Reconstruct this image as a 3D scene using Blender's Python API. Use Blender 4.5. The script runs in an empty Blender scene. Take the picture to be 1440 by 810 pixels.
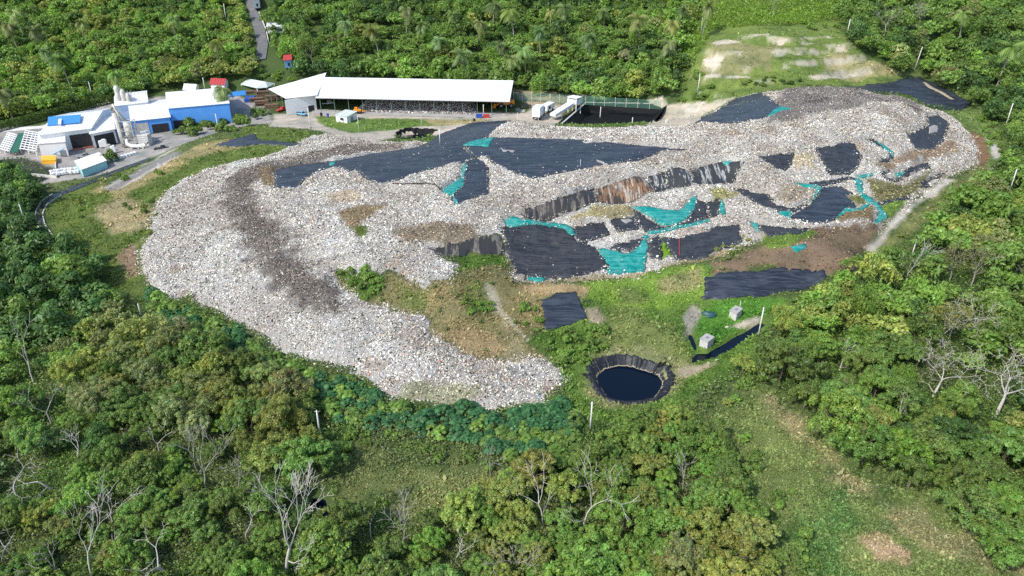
import bpy, bmesh, math, random
import numpy as np
from mathutils import Vector, Matrix
from mathutils.geometry import delaunay_2d_cdt

RNG = np.random.default_rng(7)
random.seed(7)
SC = bpy.context.scene
COL = SC.collection
R = math.radians

# ------------------------------------------------------------------ camera
PITCH, FPX, CAMH = R(28), 1000.0, 80.0
cd = bpy.data.cameras.new('camera')
cam = bpy.data.objects.new('camera', cd)
COL.objects.link(cam)
cam.location = (0, 0, CAMH)
cam.rotation_euler = (R(90) - PITCH, 0, 0)
cd.sensor_width = 36
cd.lens = 36 * FPX / 1440
cd.clip_start = 1
cd.clip_end = 20000
SC.camera = cam
CP, SP = math.cos(PITCH), math.sin(PITCH)


def ray(px, py):
    u, v = (px - 720) / FPX, (405 - py) / FPX
    return np.array((u, CP + v * SP, -SP + v * CP))


def at(px, py, z):
    """the point at height z seen at a photo pixel"""
    d = ray(px, py)
    t = (z - CAMH) / d[2]
    return (d[0] * t, d[1] * t, z)


def proj(x, y, z):
    z = z - CAMH
    d = y * CP - z * SP
    d = np.where(np.abs(d) < 1e-6, 1e-6, d)
    up = y * SP + z * CP
    return 720 + FPX * x / d, 405 - FPX * up / d


# ------------------------------------------------------------------ noise
_T = np.random.default_rng(3).random((256, 256))


def vn(x, y, seed=0):
    x = np.asarray(x, float) + seed * 17.31
    y = np.asarray(y, float) + seed * 9.77
    xi, yi = np.floor(x).astype(int), np.floor(y).astype(int)
    fx, fy = x - xi, y - yi
    fx, fy = fx * fx * (3 - 2 * fx), fy * fy * (3 - 2 * fy)
    a, b = _T[xi & 255, yi & 255], _T[(xi + 1) & 255, yi & 255]
    c, d = _T[xi & 255, (yi + 1) & 255], _T[(xi + 1) & 255, (yi + 1) & 255]
    return (a * (1 - fx) + b * fx) * (1 - fy) + (c * (1 - fx) + d * fx) * fy


def fbm(x, y, s, o=4, seed=0):
    x, y = np.asarray(x, float), np.asarray(y, float)
    x, y = x + s * .35 * (vn(y / s * 1.3, x / s * 1.3, seed + 40) - .5), y + s * .35 * (vn(x / s * 1.3, y / s * 1.3, seed + 41) - .5)
    t, a, n = 0, 0.5, 0
    for i in range(o):
        ca, sa = math.cos(.6 + 1.1 * i), math.sin(.6 + 1.1 * i)
        t = t + a * vn((x * ca - y * sa) / s, (x * sa + y * ca) / s, seed + i)
        n += a
        a *= 0.5
        s *= 0.5
    return t / n - 0.5


def sstep(a, b, t):
    t = np.clip((t - a) / (b - a), 0, 1)
    return t * t * (3 - 2 * t)


# ------------------------------------------------------------------ ground heights
CTRL = '''885,535,0 830,600,0 940,480,.5 860,460,1 1033,450,.3 1070,475,0 1000,510,0 990,430,.9 1100,430,1
1075,381,4.5 1160,383,4.5 1000,389,4.5 1000,420,1.2 1080,415,1.2 1140,405,1.5 1000,370,5.5 1100,365,6 1160,350,6.5
1100,335,8 1200,330,6.5 1230,320,6 1250,300,7 1290,270,5.5 1240,340,3 1330,250,6 1390,230,5 1380,190,7 1350,150,9.5 1220,360,2
1180,204,16.6 1180,258,10.8 1090,216,16 1100,243,12.4 1310,167,13.5 1300,212,10 1240,205,14 1240,245,10 1290,235,9.5 1230,270,9
1170,264,11 1140,315,7.5 1060,300,9 1020,268,11 1040,250,12
740,301,12.4 782,281,13.6 835,266,14.2 905,250,14.8 970,241,15.2 1047,228,15.7 762,313,9 842,291,8.9 885,287,9.3 922,271,9.7 977,266,10 1030,260,10.5
800,313,9 870,298,9.3 930,280,10 1000,275,10.5 890,292,9.5 985,277,10.3
930,300,9 930,322,7 1000,312,7.5 820,342,7 735,318,9.6 752,392,3.1 727,387,3.1 825,387,3.5 857,385,3.5 907,380,3.5 870,335,7 960,328,7.2
1000,320,7.3 1040,317,7.7 992,365,5 950,366,4.6 905,333,7.6 900,400,2.5 980,380,4.2 860,430,1.5 790,415,3 790,460,.8 700,430,3 760,480,.8
610,355,9.2 700,330,9.6 650,361,8 700,375,6.5 640,400,7.5 600,395,8 540,385,8.5 480,375,8.5 500,420,5.5 560,440,4.5 600,460,3.5 650,500,1.5 720,505,1.2
340,240,9 330,300,7.5 400,350,7.5 460,400,7 440,430,5.5 300,350,5 350,400,4 250,300,4.5 205,355,2.5 228,415,1 330,445,.8 400,490,.8 500,480,3 500,525,.7 600,530,1.8 570,562,.5 700,540,1.5 700,575,.3 790,530,.5
240,262,4 300,235,6 370,220,7.5 440,200,6 500,195,3.5 560,207,5 620,195,6
388,250,10.5 420,265,10.8 475,232,11 530,216,9.5 530,258,12 600,200,7.5 600,240,13 680,178,10 720,172,12.5
700,200,14 720,180,13.8 790,180,14 900,179,14.5 760,230,13.5 850,215,14.5 960,212,15 700,260,13 640,290,12 560,290,12 480,290,11 400,300,10 450,330,10 550,340,10.5 640,330,11 520,310,11 800,260,13.2 980,182,15.5
1000,200,16.5 1080,190,17.5 1150,165,20 1150,145,20.3 1230,150,19.5 1280,160,17.5 1330,167,12.5 1080,150,18.5 1090,133,18.5 1020,150,16.5 985,170,15.5 1250,180,17 1280,150,17
1290,112,13 1300,146,14 1200,119,15 1000,130,13 1000,62,28 1100,120,17 1100,46,32 1200,110,16 1230,100,18 1200,60,28 1280,106,15
455,160,2 600,163,2 700,165,2.2 800,165,3 850,150,3 930,158,4 520,175,2 440,165,2 500,190,2 585,192,1.5
240,180,1 330,170,1 180,215,.5 100,225,.5 60,240,.5 150,240,.5 20,200,.5 200,240,2 150,260,1 260,215,3 310,192,4 360,187,4.5 400,180,3.5 100,290,1 60,310,0 150,330,1.5 210,300,3 130,345,.5
40,350,0 100,420,0 30,500,0 1440,200,8 1440,300,4 1440,400,2 1440,600,0 1250,450,1 1200,600,0 1150,500,.5'''
cp = [at(*map(float, t.split(','))) for t in CTRL.split()]
for x, y, z in ((-70, 60, 0), (0, 60, 0), (70, 60, 0), (-75, 90, 0), (-25, 88, -.6), (0, 88, 0), (60, 90, 0), (-30, 75, 0), (30, 75, .2),
                (20, 281, 3), (50, 284, 3.5), (78, 286, 6), (-200, 318, 2), (-260, 318, 3), (-400, 100, 0), (-400, 250, 0), (400, 100, 4),
                (400, 250, 12), (0, -100, 0), (-500, -500, 0), (500, -500, 0), (-180, 190, 0), (-200, 240, 0), (180, 180, 3), (200, 240, 9),
                (120, 430, 44), (200, 300, 15), (200, 350, 27), (200, 420, 42), (300, 300, 18), (300, 380, 36), (250, 330, 23), (130, 600, 88),
                (-3000, -3000, 0), (3000, -3000, 0), (-3000, 500, 40), (3000, 500, 60), (-3000, 4000, 260), (0, 4000, 300), (3000, 4000, 260)):
    cp.append((x, y, z))
for x in (-350, -270, -190, -110, -40, 20, 70):
    for y, z in ((345, 5.5), (370, 13), (400, 21), (440, 33), (500, 54), (600, 88), (900, 150)):
        if x == 70 and y < 400:
            z += 6
        cp.append((x, y, z))
cp = np.array(cp)
n = len(cp)
D = np.hypot(cp[:, None, 0] - cp[None, :, 0], cp[:, None, 1] - cp[None, :, 1])
A = np.zeros((n + 1, n + 1))
A[:n, :n] = -D + np.eye(n) * 0.6
A[:n, n] = A[n, :n] = 1
W = np.linalg.solve(A, np.append(cp[:, 2], 0))


def axis(lo, a, b, hi, d):
    core = list(np.arange(a, b + d * .5, d))
    out, s, x = [], d, core[-1]
    while x < hi:
        s *= 1.14
        x += s
        out.append(x)
    pre, s, x = [], d, core[0]
    while x > lo:
        s *= 1.14
        x -= s
        pre.append(x)
    return np.array(pre[::-1] + core + out)


GX = axis(-3500, -235, 215, 3500, 1.0)
GY = axis(-900, 52, 345, 4500, 1.0)
MX, MY = np.meshgrid(GX, GY, indexing='ij')
GZ = np.zeros(MX.size)
fx, fy = MX.ravel(), MY.ravel()
for i in range(0, GZ.size, 20000):
    d = np.hypot(fx[i:i + 20000, None] - cp[None, :, 0], fy[i:i + 20000, None] - cp[None, :, 1])
    GZ[i:i + 20000] = -d @ W[:n] + W[n]
GZ = GZ.reshape(MX.shape)
for _ in range(3):   # a light blur takes the points off the interpolation
    GZ[1:-1] = .25 * GZ[:-2] + .5 * GZ[1:-1] + .25 * GZ[2:]
    GZ[:, 1:-1] = .25 * GZ[:, :-2] + .5 * GZ[:, 1:-1] + .25 * GZ[:, 2:]
GZ += fbm(MX, MY, 14, 4, 5) * 0.7 + fbm(MX, MY, 3.0, 3, 9) * 0.25


def interp(G, x, y):
    x, y = np.asarray(x, float), np.asarray(y, float)
    i = np.clip(np.searchsorted(GX, x) - 1, 0, len(GX) - 2)
    j = np.clip(np.searchsorted(GY, y) - 1, 0, len(GY) - 2)
    u = np.clip((x - GX[i]) / (GX[i + 1] - GX[i]), 0, 1)
    v = np.clip((y - GY[j]) / (GY[j + 1] - GY[j]), 0, 1)
    return (G[i, j] * (1 - u) + G[i + 1, j] * u) * (1 - v) + (G[i, j + 1] * (1 - u) + G[i + 1, j + 1] * u) * v


def H(x, y):
    return interp(GZ, x, y)


def hit(px, py, up=0.0):
    """where the line of sight of a photo pixel meets the ground (raised by up)"""
    px, py = np.atleast_1d(np.asarray(px, float)), np.atleast_1d(np.asarray(py, float))
    u, v = (px - 720) / FPX, (405 - py) / FPX
    dx, dy, dz = u, CP + v * SP, -SP + v * CP
    t = np.full(px.shape, 55.0)
    done = np.zeros(px.shape, bool)
    for k in range(1200):
        below = (CAMH + dz * t) <= H(dx * t, dy * t) + up
        done |= below
        if done.all():
            break
        t = np.where(done, t, t + 0.6)
    a, b = t - 0.6, t.copy()
    for k in range(12):
        m = (a + b) / 2
        lo = (CAMH + dz * m) <= H(dx * m, dy * m) + up
        b = np.where(lo, m, b)
        a = np.where(lo, a, m)
    return np.stack([dx * b, dy * b, CAMH + dz * b], 1)


def pts(s):
    return np.array([[float(c) for c in t.split(',')] for t in s.split()])


def wpoly(s):
    p = pts(s) if isinstance(s, str) else np.asarray(s, float)
    return hit(p[:, 0], p[:, 1])[:, :2]


def inside(P, x, y):
    r = np.zeros(np.shape(x), bool)
    j = len(P) - 1
    for i in range(len(P)):
        xi, yi, xj, yj = *P[i], *P[j]
        if yi != yj:
            c = ((yi > y) != (yj > y)) & (x < (xj - xi) * (y - yi) / (yj - yi) + xi)
            r ^= c
        j = i
    return r


def sdist(P, x, y, pad=6):
    """signed distance, positive inside; -pad away from the polygon"""
    x, y = np.asarray(x, float), np.asarray(y, float)
    out = np.full(x.shape, -float(pad))
    sel = (x > P[:, 0].min() - pad) & (x < P[:, 0].max() + pad) & (y > P[:, 1].min() - pad) & (y < P[:, 1].max() + pad)
    if not sel.any():
        return out
    X, Y = x[sel], y[sel]
    d = np.full(X.shape, 1e9)
    for i in range(len(P)):
        a, b = P[i], P[(i + 1) % len(P)]
        e = b - a
        L = max(e @ e, 1e-9)
        t = np.clip(((X - a[0]) * e[0] + (Y - a[1]) * e[1]) / L, 0, 1)
        d = np.minimum(d, np.hypot(X - a[0] - t * e[0], Y - a[1] - t * e[1]))
    out[sel] = np.where(inside(P, X, Y), d, -d)
    return out


# ------------------------------------------------------------------ objects
def tag(o, label=None, cat=None, group=None, kind=None):
    for k, v in (('label', label), ('category', cat), ('group', group), ('kind', kind)):
        if v:
            o[k] = v
    return o


def empty(name, loc=(0, 0, 0), rz=0.0):
    o = bpy.data.objects.new(name, None)
    COL.objects.link(o)
    o.location = loc
    o.rotation_euler = (0, 0, rz)
    o.empty_display_size = .5
    return o


def link(name, me, mats, parent=None):
    for m in (mats if isinstance(mats, (list, tuple)) else [mats]):
        if m is not None:
            me.materials.append(m)
    o = bpy.data.objects.new(name, me)
    COL.objects.link(o)
    if parent is not None:
        o.parent = parent
    return o


def np_mesh(name, V, F, col=None, mi=None, smooth=False):
    """V (n,3); F (m,3) or (m,4) array; col (n,3) becomes the colour attribute"""
    V, F = np.asarray(V, np.float32), np.asarray(F, np.int32)
    me = bpy.data.meshes.new(name)
    me.vertices.add(len(V))
    me.vertices.foreach_set('co', V.ravel())
    k = F.shape[1]
    me.loops.add(F.size)
    me.loops.foreach_set('vertex_index', F.ravel())
    me.polygons.add(len(F))
    me.polygons.foreach_set('loop_start', np.arange(0, F.size, k, dtype=np.int32))
    me.polygons.foreach_set('loop_total', np.full(len(F), k, np.int32))
    if smooth:
        me.polygons.foreach_set('use_smooth', np.ones(len(F), bool))
    if mi is not None:
        me.polygons.foreach_set('material_index', np.asarray(mi, np.int32))
    me.update(calc_edges=True)
    if col is not None:
        a = me.color_attributes.new('tint', 'FLOAT_COLOR', 'POINT')
        c = np.ones((len(V), 4), np.float32)
        c[:, :3] = col
        a.data.foreach_set('color', c.ravel())
    return me


class MB:
    """collects boxes, prisms and tubes into one mesh"""

    def __init__(s):
        s.v, s.f = [], []

    def add(s, vs, fs):
        o = len(s.v)
        s.v += [tuple(map(float, p)) for p in vs]
        s.f += [tuple(o + i for i in f) for f in fs]
        return s

    def box(s, c, d, rz=0.0, M=None):
        hx, hy, hz = d[0] / 2, d[1] / 2, d[2] / 2
        cs, sn = math.cos(rz), math.sin(rz)
        vs = []
        for z in (-hz, hz):
            for x, y in ((-hx, -hy), (hx, -hy), (hx, hy), (-hx, hy)):
                p = Vector((x * cs - y * sn, x * sn + y * cs, z))
                if M is not None:
                    p = M @ Vector((x, y, z))
                vs.append((c[0] + p[0], c[1] + p[1], c[2] + p[2]))
        return s.add(vs, [(3, 2, 1, 0), (4, 5, 6, 7), (0, 1, 5, 4), (1, 2, 6, 5), (2, 3, 7, 6), (3, 0, 4, 7)])

    def bar(s, a, b, w, h=None):
        """square bar from a to b"""
        a, b = Vector(a), Vector(b)
        d = b - a
        q = d.to_track_quat('Z', 'Y').to_matrix()
        m = (a + b) / 2
        return s.box(m, (w, h or w, d.length), M=q)

    def tube(s, P, Rr, seg=8, cap=True):
        P = [Vector(p) for p in P]
        Rr = [Rr] * len(P) if not hasattr(Rr, '__len__') else Rr
        vs, fs = [], []
        for i, p in enumerate(P):
            d = (P[min(i + 1, len(P) - 1)] - P[max(i - 1, 0)]).normalized()
            ref = Vector((1, 0, 0)) if abs(d.x) < .8 else Vector((0, 1, 0))
            a = d.cross(ref).normalized()
            b = d.cross(a)
            for k in range(seg):
                t = 2 * math.pi * k / seg
                vs.append(p + (a * math.cos(t) + b * math.sin(t)) * Rr[i])
        for i in range(len(P) - 1):
            for k in range(seg):
                fs.append((i * seg + k, i * seg + (k + 1) % seg, (i + 1) * seg + (k + 1) % seg, (i + 1) * seg + k))
        if cap:
            fs.append(tuple(range(seg))[::-1])
            fs.append(tuple((len(P) - 1) * seg + k for k in range(seg)))
        return s.add(vs, fs)

    def prism(s, poly, z0, z1):
        n = len(poly)
        z0 = z0 if hasattr(z0, '__len__') else [z0] * n
        z1 = z1 if hasattr(z1, '__len__') else [z1] * n
        vs = [(p[0], p[1], z0[i]) for i, p in enumerate(poly)] + [(p[0], p[1], z1[i]) for i, p in enumerate(poly)]
        fs = [tuple(range(n))[::-1], tuple(range(n, 2 * n))] + [(i, (i + 1) % n, n + (i + 1) % n, n + i) for i in range(n)]
        return s.add(vs, fs)

    def slab(s, q, t):
        """quad/polygon of 3-D corners made t thick (downwards)"""
        n = len(q)
        vs = [tuple(p) for p in q] + [(p[0], p[1], p[2] - t) for p in q]
        fs = [tuple(range(n)), tuple(range(n, 2 * n))[::-1]] + [(i, n + i, n + (i + 1) % n, (i + 1) % n) for i in range(n)]
        return s.add(vs, fs)

    def build(s, name, mat, parent=None, smooth=False, bevel=0):
        me = bpy.data.meshes.new(name)
        me.from_pydata(s.v, [], s.f)
        bm = bmesh.new()
        bm.from_mesh(me)
        bmesh.ops.recalc_face_normals(bm, faces=bm.faces)
        if bevel:
            bmesh.ops.bevel(bm, geom=bm.edges[:], offset=bevel, segments=1, affect='EDGES')
        bm.to_mesh(me)
        bm.free()
        if smooth:
            for p in me.polygons:
                p.use_smooth = True
        return link(name, me, mat, parent)


# ------------------------------------------------------------------ materials
def nodes(name):
    m = bpy.data.materials.new(name)
    m.use_nodes = True
    nt = m.node_tree
    nt.nodes.clear()
    out = nt.nodes.new('ShaderNodeOutputMaterial')
    return m, nt, out


def N(nt, t, **kw):
    nd = nt.nodes.new(t)
    for k, v in kw.items():
        if k in nd.inputs:
            nd.inputs[k].default_value = v
        else:
            setattr(nd, k, v)
    return nd


def mat(name, col, rough=.6, var=.25, scale=.6, spec=.4, metal=0, bump=0, streak=None, dirt=None, dirt_amt=.5, dirt_scale=.15, folds=None):
    """plain painted / metal / earth surface: a base colour broken up by two noises, with an optional second (dirt) colour in patches"""
    m, nt, out = nodes(name)
    b = N(nt, 'ShaderNodeBsdfPrincipled', Roughness=rough, Metallic=metal)
    b.inputs['Specular IOR Level'].default_value = spec
    tc = N(nt, 'ShaderNodeTexCoord')
    mp = N(nt, 'ShaderNodeMapping')
    if streak:
        mp.inputs['Scale'].default_value = streak
    nt.links.new(tc.outputs['Object'], mp.inputs['Vector'])
    n1 = N(nt, 'ShaderNodeTexNoise', Scale=scale, Detail=6.0, Roughness=.65)
    nt.links.new(mp.outputs[0], n1.inputs['Vector'])
    mr = N(nt, 'ShaderNodeMapRange')
    mr.inputs['From Min'].default_value = .25
    mr.inputs['From Max'].default_value = .75
    mr.inputs['To Min'].default_value = 1 - var
    mr.inputs['To Max'].default_value = 1 + var
    nt.links.new(n1.outputs[0], mr.inputs['Value'])
    mul = N(nt, 'ShaderNodeVectorMath', operation='SCALE')
    mul.inputs[0].default_value = col
    nt.links.new(mr.outputs[0], mul.inputs['Scale'])
    src = mul.outputs[0]
    if dirt:
        n2 = N(nt, 'ShaderNodeTexNoise', Scale=dirt_scale, Detail=8.0, Roughness=.7)
        nt.links.new(mp.outputs[0], n2.inputs['Vector'])
        m2 = N(nt, 'ShaderNodeMapRange')
        m2.inputs['From Min'].default_value = .5
        m2.inputs['From Max'].default_value = .68
        m2.inputs['To Max'].default_value = dirt_amt
        nt.links.new(n2.outputs[0], m2.inputs['Value'])
        mx = N(nt, 'ShaderNodeMix', data_type='RGBA')
        nt.links.new(m2.outputs[0], mx.inputs[0])
        nt.links.new(src, mx.inputs[6])
        mx.inputs[7].default_value = (*dirt, 1)
        src = mx.outputs[2]
    if folds:      # creases: thin lighter lines and ridges along one direction
        rot, fc, sc = folds
        m3 = N(nt, 'ShaderNodeMapping')
        m3.inputs['Rotation'].default_value = (0, 0, rot)
        m3.inputs['Scale'].default_value = (.07, 1, .3)
        nt.links.new(tc.outputs['Object'], m3.inputs['Vector'])
        n3 = N(nt, 'ShaderNodeTexNoise', Scale=sc, Detail=4.0, Roughness=.6, Distortion=.4)
        nt.links.new(m3.outputs[0], n3.inputs['Vector'])
        rp = N(nt, 'ShaderNodeValToRGB')
        el = rp.color_ramp.elements
        el[0].position, el[0].color = .44, (0, 0, 0, 1)
        el[1].position, el[1].color = .5, (1, 1, 1, 1)
        e3 = el.new(.56)
        e3.color = (0, 0, 0, 1)
        nt.links.new(n3.outputs[0], rp.inputs[0])
        mx = N(nt, 'ShaderNodeMix', data_type='RGBA')
        nt.links.new(rp.outputs[0], mx.inputs[0])
        nt.links.new(src, mx.inputs[6])
        mx.inputs[7].default_value = (*fc, 1)
        src = mx.outputs[2]
        bp = N(nt, 'ShaderNodeBump', Strength=.9, Distance=.5)
        nt.links.new(n3.outputs[0], bp.inputs['Height'])
        nt.links.new(bp.outputs[0], b.inputs['Normal'])
    nt.links.new(src, b.inputs['Base Color'])
    if bump and not folds:
        bp = N(nt, 'ShaderNodeBump', Strength=.6, Distance=bump)
        nt.links.new(n1.outputs[0], bp.inputs['Height'])
        nt.links.new(bp.outputs[0], b.inputs['Normal'])
    nt.links.new(b.outputs[0], out.inputs[0])
    return m


def leaf_mat(name, trans=.4, gloss=.03):
    """leaves: the tint attribute times the object's colour"""
    m, nt, out = nodes(name)
    at_ = N(nt, 'ShaderNodeAttribute', attribute_name='tint')
    oi = N(nt, 'ShaderNodeObjectInfo')
    mul = N(nt, 'ShaderNodeMix', data_type='RGBA', blend_type='MULTIPLY')
    mul.inputs[0].default_value = 1
    nt.links.new(at_.outputs['Color'], mul.inputs[6])
    nt.links.new(oi.outputs['Color'], mul.inputs[7])
    d = N(nt, 'ShaderNodeBsdfDiffuse')
    t = N(nt, 'ShaderNodeBsdfTranslucent')
    g = N(nt, 'ShaderNodeBsdfGlossy', Roughness=.45)
    g.inputs['Color'].default_value = (.7, .75, .7, 1)
    nt.links.new(mul.outputs[2], d.inputs[0])
    hs = N(nt, 'ShaderNodeHueSaturation', Saturation=1.15, Value=1.2)
    nt.links.new(mul.outputs[2], hs.inputs['Color'])
    nt.links.new(hs.outputs[0], t.inputs[0])
    a = N(nt, 'ShaderNodeMixShader', Fac=trans)
    nt.links.new(d.outputs[0], a.inputs[1])
    nt.links.new(t.outputs[0], a.inputs[2])
    b = N(nt, 'ShaderNodeMixShader', Fac=gloss)
    nt.links.new(a.outputs[0], b.inputs[1])
    nt.links.new(g.outputs[0], b.inputs[2])
    nt.links.new(b.outputs[0], out.inputs[0])
    return m


def tint_mat(name, rough=.8, scale=1.5, var=.3, bump=.1, fine=6.0, spec=.2):
    """ground and litter: the tint attribute broken up by noise"""
    m, nt, out = nodes(name)
    at_ = N(nt, 'ShaderNodeAttribute', attribute_name='tint')
    tc = N(nt, 'ShaderNodeTexCoord')
    n1 = N(nt, 'ShaderNodeTexNoise', Scale=scale, Detail=8.0, Roughness=.72)
    nt.links.new(tc.outputs['Object'], n1.inputs['Vector'])
    n2 = N(nt, 'ShaderNodeTexNoise', Scale=fine, Detail=3.0, Roughness=.6)
    nt.links.new(tc.outputs['Object'], n2.inputs['Vector'])
    ad = N(nt, 'ShaderNodeMath', operation='ADD')
    nt.links.new(n1.outputs[0], ad.inputs[0])
    nt.links.new(n2.outputs[0], ad.inputs[1])
    mr = N(nt, 'ShaderNodeMapRange')
    mr.inputs['From Min'].default_value = .6
    mr.inputs['From Max'].default_value = 1.4
    mr.inputs['To Min'].default_value = 1 - var
    mr.inputs['To Max'].default_value = 1 + var
    nt.links.new(ad.outputs[0], mr.inputs['Value'])
    mul = N(nt, 'ShaderNodeVectorMath', operation='SCALE')
    nt.links.new(at_.outputs['Color'], mul.inputs[0])
    nt.links.new(mr.outputs[0], mul.inputs['Scale'])
    b = N(nt, 'ShaderNodeBsdfPrincipled', Roughness=rough)
    b.inputs['Specular IOR Level'].default_value = spec
    nt.links.new(mul.outputs[0], b.inputs['Base Color'])
    bp = N(nt, 'ShaderNodeBump', Strength=.7, Distance=bump)
    nt.links.new(ad.outputs[0], bp.inputs['Height'])
    nt.links.new(bp.outputs[0], b.inputs['Normal'])
    nt.links.new(b.outputs[0], out.inputs[0])
    return m


M = dict(
    ground=tint_mat('earth_and_turf', .95, .8, .38, .25, 5.0, .1),
    heap=tint_mat('packed_waste', .75, 2.2, .45, .25, 7.0, .2),
    scrap=tint_mat('scraps', .6, 3., .12, .0, 9.0, .3),
    leaf=leaf_mat('leaves'),
    blade=leaf_mat('grass_blades', .3, .015),
    bark=mat('brown_bark', (.14, .11, .08), .9, .4, 2),
    palebark=mat('pale_bark', (.46, .43, .38), .9, .2, 3),
    greybark=mat('grey_bark', (.3, .275, .24), .9, .3, 3),
    liner=mat('black_liner', (.014, .019, .028), .42, .45, .5, .5, folds=(.2, (.045, .055, .07), .9), streak=(.25, 1.1, 1), dirt=(.11, .125, .15), dirt_amt=.35, dirt_scale=.35),
    netting=mat('black_netting', (.017, .021, .027), .55, .5, 1.1, .4, folds=(1.1, (.045, .05, .056), 1.3), streak=(.9, .35, .6), dirt=(.13, .12, .1), dirt_amt=.3, dirt_scale=.6),
    teal=mat('teal_netting', (.0, .2, .18), .6, .45, .8, .3, folds=(.9, (.05, .3, .27), 1.1), dirt=(.16, .33, .3), dirt_amt=.5, dirt_scale=.4),
    concrete=mat('weathered_concrete', (.5, .49, .45), .85, .2, .9, .3, dirt=(.25, .24, .2), dirt_amt=.6, dirt_scale=1.2),
    paleconc=mat('pale_concrete', (.62, .61, .57), .85, .15, .4, .3),
    slabconc=mat('yard_concrete', (.36, .35, .33), .9, .25, .25, .2, dirt=(.2, .18, .16), dirt_amt=.5),
    asphalt=mat('asphalt', (.13, .13, .135), .9, .25, .5, .2, dirt=(.25, .24, .22), dirt_amt=.5),
    wroof=mat('white_roof_sheet', (.74, .75, .74), .45, .1, .9, .4, streak=(1.3, .07, .1), dirt=(.55, .54, .5), dirt_amt=.5, dirt_scale=.25),
    groof=mat('grey_green_roof', (.55, .6, .55), .5, .1, .5),
    broof=mat('blue_roof_sheet', (.05, .24, .62), .45, .08, .4),
    bwall=mat('blue_wall_sheet', (.1, .33, .78), .5, .08, .3, dirt=(.16, .38, .75), dirt_amt=.4),
    wwall=mat('white_wall', (.74, .73, .71), .7, .05, .3, dirt=(.62, .6, .57), dirt_amt=.35, dirt_scale=.12),
    redroof=mat('red_roof', (.42, .05, .05), .6, .2, .8),
    steel=mat('grey_steel', (.3, .31, .31), .5, .2, 1, .5, .4),
    gsteel=mat('green_steel', (.12, .2, .17), .55, .2, 1),
    dust=mat('dusty_plant_metal', (.5, .48, .44), .7, .3, .8, dirt=(.3, .27, .23), dirt_amt=.6, dirt_scale=.6),
    dark=mat('dark_interior', (.025, .025, .027), .8, .3, 1), darkliner=mat('near_black_liner', (.006, .007, .008), .7, .4, .4, .2),  # basin and pit liners: near-black, darker than the cover sheets
    glass=mat('dark_glass', (.03, .04, .05), .12, .1, 1, .6),
    tyre=mat('tyre', (.02, .02, .02), .8, .2, 3),
    pondliner=mat('pleated_pond_liner', (.012, .014, .018), .5, .5, 1.2, .35, bump=.2, dirt=(.12, .12, .12), dirt_amt=.4, dirt_scale=1.5),
    pteal=mat('pale_teal_paint', (.3, .55, .55), .6, .1, .8),
    white=mat('white_paint', (.78, .78, .77), .45, .06, 1.5, dirt=(.6, .58, .54), dirt_amt=.3, dirt_scale=.7),
    orange=mat('orange_paint', (.75, .27, .02), .5, .15, 1.5, dirt=(.4, .2, .06), dirt_amt=.4),
    yellow=mat('yellow_sheet', (.8, .42, .03), .6, .1, 1),
    blue=mat('blue_paint', (.03, .09, .4), .5, .15, 1.5),
    lblue=mat('light_blue_paint', (.2, .42, .6), .5, .15, 1.5),
    red=mat('red_paint', (.45, .05, .04), .55, .15, 1.5),
    redfloor=mat('red_floor', (.35, .13, .11), .8, .2, .6),
    timber=mat('stacked_timber', (.17, .11, .07), .85, .4, 1.2),
    water=None,
)
m, nt, out = nodes('dark_pond_water')
b = N(nt, 'ShaderNodeBsdfPrincipled', Roughness=.06)
b.inputs['Base Color'].default_value = (.0015, .005, .014, 1)
b.inputs['Specular IOR Level'].default_value = .16
tc = N(nt, 'ShaderNodeTexCoord')
nz = N(nt, 'ShaderNodeTexNoise', Scale=1.3, Detail=3.0)
bp = N(nt, 'ShaderNodeBump', Strength=.12, Distance=.05)
nt.links.new(tc.outputs['Object'], nz.inputs['Vector'])
nt.links.new(nz.outputs[0], bp.inputs['Height'])
nt.links.new(bp.outputs[0], b.inputs['Normal'])
nt.links.new(b.outputs[0], out.inputs[0])
M['water'] = m

# streaked cover: black sheeting stained white and rust down the slope
def streak_mat(name, cols):
    m, nt, out = nodes(name)
    tc = N(nt, 'ShaderNodeTexCoord')
    mp = N(nt, 'ShaderNodeMapping')
    mp.inputs['Scale'].default_value = (1.0, .12, .12)
    nt.links.new(tc.outputs['Object'], mp.inputs['Vector'])
    nz = N(nt, 'ShaderNodeTexNoise', Scale=.75, Detail=5.0, Roughness=.6)
    nt.links.new(mp.outputs[0], nz.inputs['Vector'])
    rp = N(nt, 'ShaderNodeValToRGB')
    el = rp.color_ramp.elements
    while len(el) < len(cols):
        el.new(.5)
    for e, (p, c) in zip(el, cols):
        e.position = p
        e.color = (*c, 1)
    nt.links.new(nz.outputs[0], rp.inputs[0])
    b = N(nt, 'ShaderNodeBsdfPrincipled', Roughness=.6)
    nt.links.new(rp.outputs[0], b.inputs['Base Color'])
    bp = N(nt, 'ShaderNodeBump', Strength=.6, Distance=.3)
    nt.links.new(nz.outputs[0], bp.inputs['Height'])
    nt.links.new(bp.outputs[0], b.inputs['Normal'])
    nt.links.new(b.outputs[0], out.inputs[0])
    return m


BK = (.02, .02, .022)
M['streak'] = streak_mat('streaked_black_cover', [(.0, BK), (.54, (.03, .028, .026)), (.6, (.18, .16, .13)), (.64, (.04, .035, .03)), (.74, (.35, .32, .28))])
M['rust'] = streak_mat('rust_stained_cover', [(.0, BK), (.45, (.04, .033, .027)), (.48, (.27, .14, .06)), (.53, (.06, .045, .035)), (.58, (.4, .34, .27)), (.66, (.12, .07, .04))])
M['streak2'] = streak_mat('white_streaked_cover', [(.0, BK), (.55, (.03, .033, .033)), (.6, (.4, .4, .38)), (.64, (.035, .04, .04)), (.8, (.5, .48, .45))])
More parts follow.
